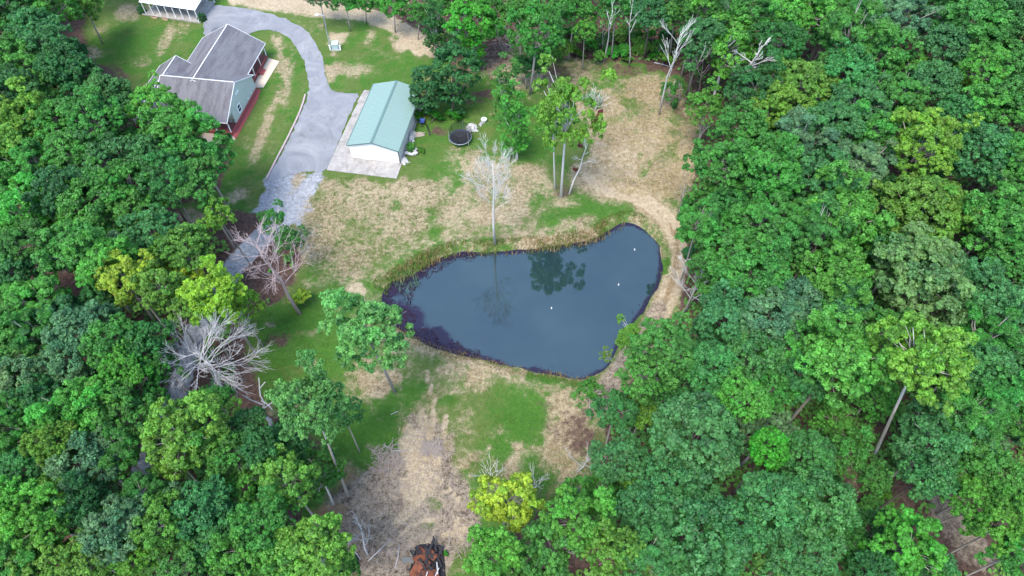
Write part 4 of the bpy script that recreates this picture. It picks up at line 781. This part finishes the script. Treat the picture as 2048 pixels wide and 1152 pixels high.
# trees that stand free or along the edge, with their feet where the photograph shows them
for a in [
 (1128, 222, 62, 'Y', 's3', 'airy yellow green tree on three pale stems above the pond', None, (1122, 395), .98),
 (1105, 255, 42, 'L', 's1', 'slimmer airy stem at the left side of the three stem group', None, (1110, 378)),
 (735, 660, 73, 'P', 'a4', 'leaning tree with tufted crown over the weedy end of the pond', None, (790, 786)),
 (618, 810, 66, 'P', 'a1', 'light green tree with bare leaning trunk beside the lower lawn', None, (697, 993)),
 (690, 830, 34, 'P', 'a3', 'small pale green tree tucked right of the light green leaning tree', 8, (720, 905)),
 (640, 945, 50, 'G', 's3', 'low green tree around the foot of the leaning trunk', 7, (668, 1010)),
 (1078, 62, 56, 'G', 'a3', 'tall green tree on a straight pale trunk behind the yard', None, (1060, 190)),
 (1076, 128, 20, 'D', 's3', 'small dark tree beside the straight pale trunk', None, (1076, 173)),
 (1050, 135, 26, 'D', 'a1', 'dark bushy tree left of the straight pale trunk', 4, None),
 (1030, 255, 29, 'L', 'v1', 'slender bright column of ivy leaves on a pale stem in the yard', None, (1035, 318)),
 (1012, 188, 25, 'G', 'v1', 'ivy wrapped stub tree with bare arms behind the slender column', None, (1012, 250)),
 (908, 150, 46, 'D', 't1', 'tall dense dark evergreen tree beside the shed roof', 6.5, (905, 232)),
 (852, 178, 34, 'D', 't1', 'lower dense dark tree leaning on the shed roof', 5.5, (850, 232)),
 (940, 40, 46, 'V', 'a3', 'vivid green tree with trailing leaves at the top of the yard', 9, None),
 (948, 92, 22, 'V', 'v1', 'trailing vivid green column under the vivid tree', 5, None),
 (1180, 782, 26, 'L', 's3', 'small bright tree on a thin stem at the near corner of the pond', None, (1182, 838)),
 (1262, 672, 32, 'Y', 's3', 'pale yellow green tree leaning out over the pond bank', 9, (1292, 742)),
 (1215, 712, 14, 'Y', 's1', 'thin pale branchy sapling over the water edge', 4, (1245, 742)),
 (1432, 402, 40, 'G', 'a1', 'green tree on a forked pale trunk right of the track', None, (1432, 492)),
 (1412, 212, 34, 'L', 'a4', 'bright crown on a split grey trunk beside the straw meadow', None, (1394, 298)),
 (580, 478, 28, 'G', 's3', 'green tree behind the brown dead tree', 7, (588, 545)), (548, 440, 30, 'G', 's3', 'green tree at the end of the gravel drive', 6, (560, 480)),
 (602, 598, 17, 'YY', 'b1', 'small golden sapling at the foot of the brown dead tree', 1.4, None),
 (1015, 1005, 58, 'YY', 'a2', 'golden tree beside the bare earth near the burn pile', 10, None),
 (1169, 62, 22, 'L', 'a3', 'thin yellow tipped tree on a pale stem at the meadow edge', None, (1165, 138)),
 (838, 28, 24, 'G', 'a2', 'small green tree on a dark trunk by the sandy strip', None, (836, 78)),
 (1340, 178, 20, 'G', 's3', 'bushy young tree at the foot of the forked dead tree', 3.5, None),
 (1358, 170, 16, 'G', 's2', 'slim young tree on a pale stem in the meadow corner', None, (1358, 206)),
 (690, 0, 26, 'G', 'a1', 'green tree above the yard lamp at the top edge', 6, None), (730, 2, 24, 'V', 'a2', 'vivid green shrubby tree along the sandy strip', 5, None), (785, 8, 28, 'L', 'a3', 'bright tree above the sandy strip at the top edge', 6, None),
 (870, 58, 24, 'D', 'v1', 'dark ivy column at the right end of the sandy strip', 6, None), (640, -8, 26, 'D', 'a4', 'dark tree above the bend of the drive', 6, None), (895, 10, 30, 'G', 'a2', 'green tree above the dark ivy column', 8, None), (985, 18, 30, 'G', 'a4', 'mid green crown over the trunk behind the litter patch', 9, (1004, 104)),
 (165, 10, 34, 'Y', 'a1', 'yellow green tree overhanging the red mulch bed at the lawn', 8, None),
 (405, 35, 8, 'D', 't1', 'small pointed cypress at the corner of the drive near the house', None, (413, 46)),
]:
    lab, zc, base = a[5], a[6], a[7]; tree(*a[:5], label=lab, zc=zc, base=base, kzo=a[8] if len(a) > 8 else None)
# shrubs
for k_, (x_, y_) in enumerate([(1095, 92), (1112, 108), (1135, 96), (1180, 88), (1198, 112), (1212, 78), (1240, 70), (1248, 100), (1270, 62), (1292, 96), (1302, 70), (1322, 92), (1335, 70), (1330, 118), (1180, 60), (1140, 65)]):
    tree(x_, y_, [15, 12, 17, 14, 11, 16][k_ % 6], ['V', 'G', 'Y', 'V', 'L', 'D', 'Y'][k_ % 7], ['b1', 'b2', 'a3'][k_ % 3], None, zc=[1.2, 1.6, 2.2][k_ % 3], name='shrub', cat='shrub', kind='edge shrub', group='shrubs under the far forest edge')
SH = [(150, 100, 16, 'D', 'dark shrub below the red mulch bed'), (456, 272, 5.5, 'D', 'round clipped shrub at the porch corner of the house'), (283, 20, 7, 'D', 'round shrub at the corner of the carport'), (868, 232, 18, 'V', 'vivid shrub under the dark trees behind the shed'), (908, 230, 15, 'V', 'vivid shrub under the tall dark evergreen'), (830, 228, 13, 'V', 'vivid shrub against the long wall of the shed'),
      (822, 296, 8, 'G', 'small green bush among the stones beside the shed'), (842, 300, 6, 'Y', 'small yellowish bush beyond the stones by the shed'), (1185, 200, 14, 'O', 'grey thorny shrub in the straw meadow'), (1280, 95, 16, 'Y', 'yellow green shrub under the forest edge'), (1225, 102, 14, 'V', 'vivid shrub left of a pale stem at the forest edge'), (1312, 108, 13, 'V', 'vivid shrub near the forked dead tree'), (1155, 108, 14, 'Y', 'yellow shrub at the foot of the thin pale stem'),
      (1255, 118, 9, 'Y', 'small yellow shrub between pale stems at the forest edge'), (1375, 405, 15, 'G', 'green shrub beside the bend of the track'), (1372, 470, 14, 'G', 'green shrub on the outer side of the track'), (1378, 505, 12, 'D', 'dark shrub right of the track'), (1350, 210, 8, 'D', 'dark little bush in the corner of the meadow'), (700, 8, 12, 'V', 'vivid shrub at the top of the sandy strip'), (985, 60, 18, 'V', 'vivid shrub under the litter patch trees'),
      (590, 905, 16, 'D', 'dark shrub below the broken snag'), (560, 860, 18, 'D', 'dark green shrub at the foot of the broken snag'), (1225, 960, 14, 'G', 'green shrub at the wood edge above the golden tree'), (1140, 1000, 18, 'D', 'dark shrub right of the golden tree'), (893, 1106, 5, 'V', 'little vivid weed bush beside the burn pile'), (650, 1075, 16, 'D', 'dark shrub above the bottom yellow green crown'), (700, 1130, 16, 'G', 'green shrub under the pale dead sapling'),
      (1700, 975, 0, 'G', ''), (1735, 1020, 20, 'G', 'green shrub beside the dry patch in the right wood'), (1760, 985, 18, 'Y', 'yellowish shrub between dry patch and grey mud'), (1660, 960, 16, 'D', 'dark shrub left of the dry patch in the right wood'), (1990, 1000, 16, 'D', 'dark shrub above the grey mud patch')]
for px, py, r_, c, lab in SH:
    if r_: tree(px, py, r_ * 1.15, c, random.choice(['b1', 'b2']), lab, zc=max(.45, r_ * .045), name='shrub', cat='shrub')
# lower trees that fill the canopy's gaps
frng = random.Random(77); cnt = 0
DPTS = [(P(x, y).x, P(x, y).y) for x, y in OPEN]
PA = PLACED[:]
for k in range(5200):
    if cnt >= 85: break
    px, py = frng.uniform(-40, 2090), frng.uniform(-60, 1200); z = frng.uniform(8, 10); c = P(px, py, z); f = c.y * CP - (z - CH) * SP; rr = frng.uniform(2.6, 3.6); rp = rr * FP / f
    q = np.array([[px, py]]); ok = True
    for qx, qy, pad in ((px, py, 10), (px, py + rp * .6, 6), topx(c.x, c.y, 0) + (0,)):
        X_, Y_ = np.array([qx]), np.array([qy]); d = poly_dist(X_, Y_, OPEN)[0]; ins = poly_mask(X_, Y_, OPEN)[0]
        if ins or d < rp * .8 + pad: ok = False; break
        if poly_mask(X_, Y_, [(1640, 920), (1740, 920), (1760, 1040), (1900, 960), (2048, 1100), (2048, 1200), (1680, 1152)])[0] or poly_dist(X_, Y_, [(475, 525), (440, 590), (400, 655), (375, 720), (352, 790), (310, 880)], False)[0] < 40 or math.hypot(qx - 350, qy - 460) < 60 or math.hypot(qx - 1785, qy - 860) < 90 or math.hypot(qx - 1590, qy - 820) < 60 or math.hypot(qx - 1395, qy - 570) < 60: ok = False; break
    if not ok: continue
    if any(math.hypot(c.x - x, c.y - y) < .62 * (rr + r_) for x, y, r_, *_ in PLACED): continue
    tree(px, py, rp, frng.choice('GGTDDLO'), frng.choice(A + Cc), zc=z, group='lower trees in the gaps of the canopy', kind='understorey tree'); cnt += 1
# the wood goes on beyond the picture: one mass of plainer crowns
wrg = np.random.default_rng(9); Cs = []; Ns = []
for k in range(900):
    x, y = wrg.uniform(-190, 190), wrg.uniform(-25, 225); X, Y = topx(x, y, 12.0); f = y * CP + (CH - 12) * SP
    if f > 5:
        m_ = 5.5 * FP / f
        if -m_ < X < 2048 + m_ and -m_ * 1.2 < Y < 1152 + m_: continue
        if 150 < X < 980 and Y < 0 and y < 150: continue
    if any((x - a) ** 2 + (y - b) ** 2 < 38 for a, b in [(q[0], q[1]) for q in PLACED[-400:]]): continue
    PLACED.append((x, y, 5, 0, 0, 0)); n = 520; S = unit(wrg.normal(size=(n, 3)) + np.array([0, 0, .5])); Cs.append(np.array([x, y, 12.5]) + S * np.array([4.6, 4.6, 4.2]) * wrg.uniform(.75, 1.05, n)[:, None]); Ns.append(unit(S + np.array([0, 0, .5]) + wrg.normal(size=(n, 3)) * .4))
Cs = np.concatenate(Cs); V, F, _ = leaf_faces(Cs, np.concatenate(Ns), .95, .8, wrg, None)
tag(link('distant_woods', mesh_np('distant_woods', V, F, M['under'])), 'wood carrying on beyond the trees in view', 'woods', kind='stuff')
# ------------------------------------------------------------------ dead and bare trees
def grow(b, p, d, L, r, depth, rg, bend=.15, up=.05, spread=.75, kids=3, minr=.012, shrink=.68):
    n = 3 if depth > 1 else 2; pts = [p]; dd = d.copy()
    for i in range(n):
        dd = (dd + Vector(rg.normal(size=3)) * bend * .5 + Vector((0, 0, up))).normalized(); p = p + dd * L / n; pts.append(p)
    r1 = max(r * .55, minr); b.tube(pts, list(np.linspace(r, r1, n + 1)), 6 if depth > 2 else 4, False)
    if depth <= 0: return
    for k in range(kids):
        t_ = rg.uniform(.35, 1.0) if k else 1.0; base = pts[min(int(t_ * n), n - 1)].lerp(pts[min(int(t_ * n), n - 1) + 1], (t_ * n) % 1) if t_ < 1 else pts[-1]
        a = dd.orthogonal().normalized(); a.rotate(Quaternion(dd, rg.uniform(0, 6.28)))
        nd = (dd + a * spread * (rg.uniform(.6, 1.2) if k else .3)).normalized()
        grow(b, base, nd, L * rg.uniform(shrink - .1, shrink + .1), max(r * (.62 if k else .7), minr), depth - 1, rg, bend, up, spread, kids, minr, shrink)
def dead(name, label, base, top, z_fork, z_top, mat, seed, r0, limbs, limbL, depth, spread=.75, kids=3, up=.05, elev=(.3, 1.2), shrink=.68, minr=.02, n_trunk=4, along=.45, cat='dead tree', lr_=.42):
    rg = np.random.default_rng(seed); B = G(*base); T_ = P(top[0], top[1], z_top); e = empty(name, B, label, cat); LABELS.add(label)
    ax = T_ - B; b = MB(); pts = [Vector((0, 0, -.3))] + [ax * (k / n_trunk) + Vector((rg.normal() * .15, rg.normal() * .15, 0)) for k in range(1, n_trunk)] + [ax]
    b.tube(pts, list(np.linspace(r0, r0 * .13, n_trunk + 1)), 8); b.build('trunk', M[mat], e, True)
    for k in range(limbs):
        t_ = along + (1 - along) * (k + .5) / limbs; p = ax * t_; az = k * 2.4 + rg.random(); el = rg.uniform(*elev)
        d = Vector((math.cos(az) * math.cos(el), math.sin(az) * math.cos(el), math.sin(el))); lb = MB()
        grow(lb, p, d, limbL * rg.uniform(.75, 1.2) * (1.15 - .5 * t_), r0 * lr_ * (1 - .4 * t_), depth, rg, .16, up, spread, kids, minr, shrink); lb.build('branch', M[mat], e)
    return e
dead('dead_tree', 'bleached dead tree with a wide fan of bare branches over the gravel drive', (452, 790), (400, 705), 5, 11, 'bark_dead', 3, .34, 18, 3.1, 4, .62, 3, .02, (-.1, .75), .72, .012, along=.62, lr_=.27)
dead('dead_tree', 'brown dead tree leaning beside the gravel with a long straight trunk', (600, 628), (508, 480), 8, 16, 'bark_brown', 4, .28, 18, 2.4, 3, .75, 3, .05, (.2, 1.0), .7, .013, along=.4, lr_=.3)
dead('dead_tree', 'bare silver tree with upright twigs at the near lawn of the pond', (990, 487), (984, 320), 8, 16.5, 'bark_pale', 5, .21, 22, 2.3, 4, .5, 3, .1, (.55, 1.15), .7, .007, along=.42, lr_=.12)
dead('dead_tree', 'broken snag with a few crooked pale limbs left of the lower lawn', (542, 864), (520, 790), 3, 6.5, 'bark_dead', 6, .33, 4, 2.4, 1, .8, 2, .05, (.1, .6), .6, .05, along=.6)
dead('dead_tree', 'white forked dead tree on the outer side of the pond track', (1372, 622), (1395, 560), 3, 7, 'bark_dead', 7, .2, 8, 2.6, 3, .6, 3, .08, (.3, .9), .64, .025, along=.3)
dead('dead_tree', 'grey bare tree standing inside the upper right wood', (1463, 205), (1512, 112), 8, 15, 'bark_pale', 8, .25, 9, 2.6, 3, .6, 3, .05, (.1, .9), .62, .022, along=.5)
dead('dead_tree', 'tall forked dead tree with two white stems at the meadow edge', (1318, 230), (1362, 62), 8, 18, 'bark_pale', 9, .17, 6, 3.4, 2, .35, 3, .1, (.8, 1.2), .7, .02, along=.45, lr_=.4)
dead('dead_tree', 'pale dead sapling with upright forks left of the burn pile', (738, 1112), (720, 1048), 2, 4.8, 'bark_dead', 10, .13, 7, 1.7, 2, .5, 3, .1, (.5, 1.1), .66, .018, along=.3)
dead('dead_tree', 'thin pale leaning pole with red leaf tufts right of the three stem group', (1138, 388), (1178, 280), 6, 9, 'bark_pale', 11, .16, 5, 1.4, 2, .6, 3, .05, (.2, .9), .62, .016, along=.5)
dead('dead_tree', 'short dead stub with torn grey splinters at the edge of the meadow', (1394, 296), (1408, 245), 3, 6, 'bark_grey', 12, .3, 4, 1.4, 2, .5, 2, .08, (.5, 1.1), .6, .03, along=.4)
dead('dead_tree', 'small bare grey tree on the litter patch behind the yard', (1022, 105), (1020, 72), 2, 5, 'bark_pale', 15, .1, 7, 1.4, 2, .6, 3, .08, (.3, 1.0), .66, .016, along=.2)
dead('dead_tree', 'bare thorn bush tree of grey twigs in the straw meadow', (1192, 222), (1190, 200), 1, 2.2, 'bark_pale', 16, .08, 9, 1.5, 3, .6, 3, .1, (.3, 1.2), .66, .012, along=.15)
dead('dead_tree', 'dead bare branch lying up at the wood edge above the golden tree', (1152, 945), (1185, 915), 1, 2.4, 'bark_dead', 17, .08, 6, 1.5, 2, .6, 3, .05, (.1, .8), .66, .014, along=.2)
dead('dead_tree', 'little bare grey tree poking out behind the golden tree', (985, 965), (978, 945), 1, 3.5, 'bark_pale', 18, .08, 8, 1.6, 2, .5, 3, .1, (.5, 1.1), .66, .014, along=.2)
dead('dead_tree', 'little bare grey tree at the right side of the golden tree', (1068, 985), (1072, 960), 1, 3.0, 'bark_pale', 19, .08, 7, 1.4, 2, .5, 3, .1, (.5, 1.1), .66, .014, along=.2)
dead('dead_tree', 'bare twiggy sapling on the orange clay left of the bare earth', (655, 1075), (650, 1050), 1, 3.0, 'bark_pale', 20, .07, 6, 1.3, 2, .5, 3, .1, (.4, 1.1), .66, .014, along=.2)
for (bx_, tx_, mat, lab) in [((1208, 122), (1226, 20), 'bark_pale', 'curved pale stem rising at the forest edge'), ((1258, 132), (1262, 25), 'bark_pale', 'straight pale stem with a forked top at the forest edge'), ((1204, 102), (1210, 52), 'bark_grey', 'thin grey stem left of the curved pale stem'),
      ((1372, 190), (1404, 110), 'bark_grey', 'grey stem on the dark side of the meadow'), ((1380, 172), (1378, 120), 'bark_grey', 'short grey stem left of the grey meadow side stem'), ((1354, 436), (1370, 375), 'bark_grey', 'thin grey pole above the bend of the track'), ((1395, 188), (1404, 140), 'bark_brown', 'reddish thin stem under the tall bright tree'),
      ((1290, 78), (1292, 20), 'bark_pale', 'slim pale stem deep in the forest edge'), ((1075, 50), (1078, 0), 'bark_grey', 'grey trunk behind the straight pale trunk')]:
    dead('bare_stem', lab, bx_, tx_, 5, 13 if bx_[1] - tx_[1] > 70 else 8, mat, hash(lab[:5]) % 97 if False else len(lab), .15, 4, 1.8, 2, .5, 2, .1, (.7, 1.2), .64, .02, along=.6, cat='tree')
# red leaf tufts on the leaning pole
for k, (x, y) in enumerate([(1198, 238), (1188, 252), (1165, 268), (1160, 292), (1150, 340)]):
    tree(x, y, 7 - .6 * k, 'R', 'b2', ['rusty red leaf spray at the tip of the leaning pole', 'rusty red leaf spray just below the tip of the leaning pole', 'rusty red leaf spray halfway up the leaning pole', 'rusty red leaf spray beside the bright three stem crown', 'lowest rusty red leaf spray on the leaning pole'][k], zc=max(1, 7.5 - 1.6 * k), name='red_sapling', cat='sapling', group='red leaved sprays by the three stem tree')
# ------------------------------------------------------------------ ground level: grass, reeds, pondweed, litter, sticks
def stuff(name, V, F, mat, label, cat): return tag(link(name, mesh_np(name, V, F, mat)), label, cat, kind='stuff')
def blades(pts, h, wd, lean, rg):
    m = len(pts); a = rg.random(m) * 6.28; ht = h * rg.uniform(.6, 1.3, m); la = rg.random(m) * 6.28; ln = lean * rg.random(m) * ht
    sx, sy = np.cos(a) * wd, np.sin(a) * wd; top = pts + np.stack([np.cos(la) * ln, np.sin(la) * ln, ht], 1)
    V = np.stack([pts - np.stack([sx, sy, 0 * sx], 1), pts + np.stack([sx, sy, 0 * sx], 1), top], 1).reshape(-1, 3); return V, np.arange(m * 3).reshape(m, 3)
rg = np.random.default_rng(5)
PWa = np.array(PW)
def shore(n, lo, hi, cond):
    """points in a band lo..hi metres from the waterline (water side positive) whose place in the picture meets cond"""
    x = rg.uniform(-22, 26, n * 14); y = rg.uniform(36, 70, n * 14); d = poly_dist(x, y, PW); i = poly_mask(x, y, PW); s = np.where(i, d, -d); X, Y = topx(x, y)
    k = (s > lo) & (s < hi) & cond(X, Y); x, y = x[k][:n], y[k][:n]; return x, y
x, y = shore(6500, -1.9, .5, lambda X, Y: (Y < 590) & (X < 1290)); k = vnoise(x, y, 2.5, 3, 87) > .45; x, y = x[k], y[k]; z = np.maximum(gzv(x, y), WATER); V, F = blades(np.stack([x, y, z], 1), .42, .045, .6, rg); stuff('bank_grass', V, F, M['grass_blade'], 'tall green grass along the far bank of the pond', 'grass')
x, y = shore(3200, -1.5, .9, lambda X, Y: ((X > 1050) & (X < 1210) & (Y < 520)) | ((X < 880) & (Y < 560) & (X > 770)) | ((X > 880) & (X < 1250) & (Y < 520) & (rg.random(len(X)) < .3))); z = np.maximum(gzv(x, y), WATER); V, F = blades(np.stack([x, y, z], 1), .8, .05, .5, rg); stuff('tan_reeds', V, F, M['reed_tan'], 'tan and rusty reeds at the pond edge', 'reeds')
x, y = shore(900, -.2, 3.0, lambda X, Y: (np.hypot((X - 815) / 26, (Y - 565) / 24) < 1)); V, F = blades(np.stack([x, y, np.full(len(x), WATER)], 1), 1.1, .06, .45, rg); stuff('water_iris', V, F, M['reed_green'], 'pale green iris clump standing in the weedy end of the pond', 'reeds')
x, y = shore(3500, -1.0, .4, lambda X, Y: (Y > 640) & (X < 1180)); z = np.maximum(gzv(x, y), WATER); V, F = blades(np.stack([x, y, z], 1), .4, .045, .7, rg); stuff('dry_bank_grass', V, F, M['reed_tan'], 'dry tufts along the near bank of the pond', 'grass')
x, y = shore(2200, -1.2, .2, lambda X, Y: (X > 1285) & (Y < 560)); z = np.maximum(gzv(x, y), WATER); V, F = blades(np.stack([x, y, z], 1), .35, .045, .6, rg); stuff('track_bank_grass', V, F, M['grass_blade'], 'green grass between pond and track', 'grass')
x, y = shore(11000, .0, 5.2, lambda X, Y: rg.random(len(X)) < np.where(X < 960, .42, .02)); d = poly_dist(x, y, PW); X, Y = topx(x, y); wb_ = 1.3 + 2.2 * sstep(960, 800, X) + 1.2 * sstep(960, 800, X) * sstep(560, 640, Y)
k = (d / wb_ + (vnoise(x, y, 1.6, 3, 61) - .5) * 1.9) < .75; x, y = x[k], y[k]; m = len(x)
Nn = unit(np.stack([rg.normal(size=m) * .12, rg.normal(size=m) * .12, np.ones(m)], 1)); V, F, _ = leaf_faces(np.stack([x, y, WATER + rg.uniform(.01, .03, m)], 1), Nn, .24, .08, rg, None); stuff('pondweed', V, F, M['weed'], 'dark reddish pondweed lying on the water along the banks', 'pondweed')
# weeds in the straw yard and the rough grass
def scatter(n, poly):
    q = np.array(poly); X = rg.uniform(q[:, 0].min(), q[:, 0].max(), n); Y = rg.uniform(q[:, 1].min(), q[:, 1].max(), n); k = poly_mask(X, Y, poly); X, Y = X[k], Y[k]
    u = (X - 1024) / FP; v = (576 - Y) / FP; dz = -SP + v * CP; t_ = -CH / dz; x, y = u * t_, (CP + v * SP) * t_; return x, y, gzv(x, y)
def wsum(x, y, ks):
    i = np.clip(np.searchsorted(AX, x), 0, nx - 1); j = np.clip(np.searchsorted(AY, y), 0, ny - 1); return Wt.reshape(ny, nx, 8)[j, i][:, list(ks)].sum(1)
def tufts(n, poly, per, h, spread, mat, name, label, thr=None, wd=.04, ks=(GRA, LUS), mn=.0):
    x, y, z = scatter(n, poly); k = wsum(x, y, ks) > mn; x, y, z = x[k], y[k], z[k]
    if thr: k = vnoise(x, y, 4, 2, thr[0]) > thr[1]; x, y, z = x[k], y[k], z[k]
    x = np.repeat(x, per); y = np.repeat(y, per); z = np.repeat(z, per); s_ = rg.normal(size=(2, len(x))) * spread
    V, F = blades(np.stack([x + s_[0], y + s_[1], z - .02], 1), h, wd, .9, rg); stuff(name, V, F, mat, label, 'grass')
tufts(1500, [(640, 350), (870, 365), (905, 400), (880, 455), (760, 520), (640, 560), (600, 520), (610, 440)], 12, .16, .13, M['grass_blade'], 'yard_weeds', 'green weed tufts dotted over the straw yard')
tufts(9000, OPEN, 8, .17, .2, M['grass_blade'], 'rough_grass', 'rough grass tufts over the clearing', (71, .5), .055, (GRA, LUS), .55)
tufts(2600, [(690, 740), (850, 700), (980, 735), (1150, 770), (1210, 890), (1090, 990), (990, 1000), (880, 900), (830, 830), (780, 900), (700, 930)], 9, .22, .28, M['straw'], 'straw_tufts', 'straw coloured tufts over the slope below the pond', (33, .4), .05, (DRY, MUD, DIR), .45)
tufts(2200, [(1150, 150), (1350, 165), (1390, 230), (1395, 330), (1360, 400), (1240, 390), (1180, 350), (1190, 250)], 9, .3, .25, M['straw'], 'straw_grass', 'dry straw grass of the meadow', None, .04, (DRY, DIR), .4)
# undergrowth on the forest floor
X = rg.uniform(-250, 2300, 130000); Y = rg.uniform(-80, 1300, 130000); d = poly_dist(X, Y, OPEN); k = ~poly_mask(X, Y, OPEN) & (d > 6)
k &= poly_dist(X, Y, [(570, 430), (530, 470), (475, 525), (440, 590), (400, 655), (375, 720), (352, 790), (310, 880), (285, 930)], False) > 24
k &= (np.hypot((X - 360) / 60, (Y - 455) / 45) > 1) & (np.hypot((X - 1930) / 95, (Y - 1070) / 75) > 1) & (np.hypot((X - 1705) / 25, (Y - 985) / 60) > 1) & (np.hypot((X - 155) / 26, (Y - 60) / 40) > 1) & (np.hypot((X - 110) / 70, (Y - 560) / 30) > 1) & (np.hypot((X - 500) / 40, (Y - 130) / 1000) > 1)
k &= ~((X > 430) & (X < 700) & (Y < 420))
X, Y = X[k], Y[k]; u = (X - 1024) / FP; v = (576 - Y) / FP; dz = -SP + v * CP; t_ = -CH / dz; x, y = u * t_, (CP + v * SP) * t_
k = (vnoise(x, y, 5, 3, 81) > .34) & (y < 190); x, y = x[k], y[k]; m = len(x); hgt = np.clip((vnoise(x, y, 3, 2, 91) - .3) * 3.5, .15, 2.2) * rg.random(m) ** .6
zz = gzv(x, y) + hgt; Nn = unit(np.stack([rg.normal(size=m) * .5, rg.normal(size=m) * .5, np.ones(m)], 1)); V, F, _ = leaf_faces(np.stack([x, y, zz], 1), Nn, .6, .42, rg, None); stuff('undergrowth', V, F, M['under'], 'leafy undergrowth covering the floor of the wood', 'undergrowth')
# twigs and brush
def twigs(n, poly, Lr, name, label, h=.06):
    x, y, z = scatter(n, poly); m = len(x); a = rg.random(m) * 6.28; L = rg.uniform(*Lr, m); dx, dy = np.cos(a) * L / 2, np.sin(a) * L / 2; wx_, wy_ = -np.sin(a) * .025, np.cos(a) * .025; z = z + h * rg.random(m) + .04; dzz = rg.normal(size=m) * .08 * L
    V = np.stack([np.stack([x - dx - wx_, y - dy - wy_, z - dzz], 1), np.stack([x - dx + wx_, y - dy + wy_, z - dzz], 1), np.stack([x + dx + wx_, y + dy + wy_, z + dzz], 1), np.stack([x + dx - wx_, y + dy - wy_, z + dzz], 1), np.stack([x, y, z + .05], 1)], 1).reshape(-1, 3)
    b_ = np.arange(m)[:, None] * 5; F = np.concatenate([b_ + np.array([[0, 1, 4]]), b_ + np.array([[1, 2, 4]]), b_ + np.array([[2, 3, 4]]), b_ + np.array([[3, 0, 4]])]); stuff(name, V, F, M['twig'], label, 'twigs')
twigs(700, [(830, 830), (900, 850), (905, 950), (960, 1060), (930, 1110), (860, 1150), (700, 1150), (690, 1110), (640, 1080), (650, 1010), (700, 960), (760, 900)], (.4, 1.8), 'twig_litter', 'scattered twigs and sticks over the bare earth')
twigs(150, [(745, 895), (800, 890), (805, 940), (755, 950)], (.8, 2.2), 'brush_heap', 'heap of grey brush at the top of the bare earth', .5)
twigs(160, [(845, 885), (880, 885), (882, 908), (845, 908)], (.8, 1.8), 'stick_heap', 'small stick heap in the middle of the bare earth', .35)
twigs(140, [(1150, 160), (1370, 150), (1395, 330), (1200, 390)], (.5, 2.0), 'meadow_sticks', 'fallen sticks across the straw meadow')
twigs(350, [(940, 70), (1040, 70), (1050, 170), (940, 150)], (.5, 1.8), 'litter_sticks', 'fallen sticks on the litter patch behind the yard')
for a, b_, r_, lab in [((768, 891), (785, 903), .05, 'short pale stick on grass beside the bare earth'), ((782, 902), (810, 904), .07, 'pale stick lying along the edge of the bare earth'), ((782, 831), (798, 824), .05, 'lone pale stick on the dark green lawn'), ((800, 1095), (791, 1138), .06, 'long thin stick lying left of the puddle'), ((702, 1100), (722, 1120), .09, 'dark log under the pale dead sapling'),
                       ((1308, 126), (1340, 135), .09, 'white fallen branch at the forest edge of the meadow'), ((1345, 690), (1300, 660), .07, 'bleached fallen pole beside the track'), ((737, 1124), (782, 1080), .06, 'pale crooked branch leaning beside the dead sapling')]:
    p, q = G(*a), G(*b_); mid = (p + q) / 2 + Vector((.1, .05, .12)); tag(MB().tube([(0, 0, r_), mid - p, q - p + Vector((0, 0, r_))], [r_, r_ * .9, r_ * .6], 6).build('fallen_branch', M['bark_dead'], None, True, p), lab, 'branch')
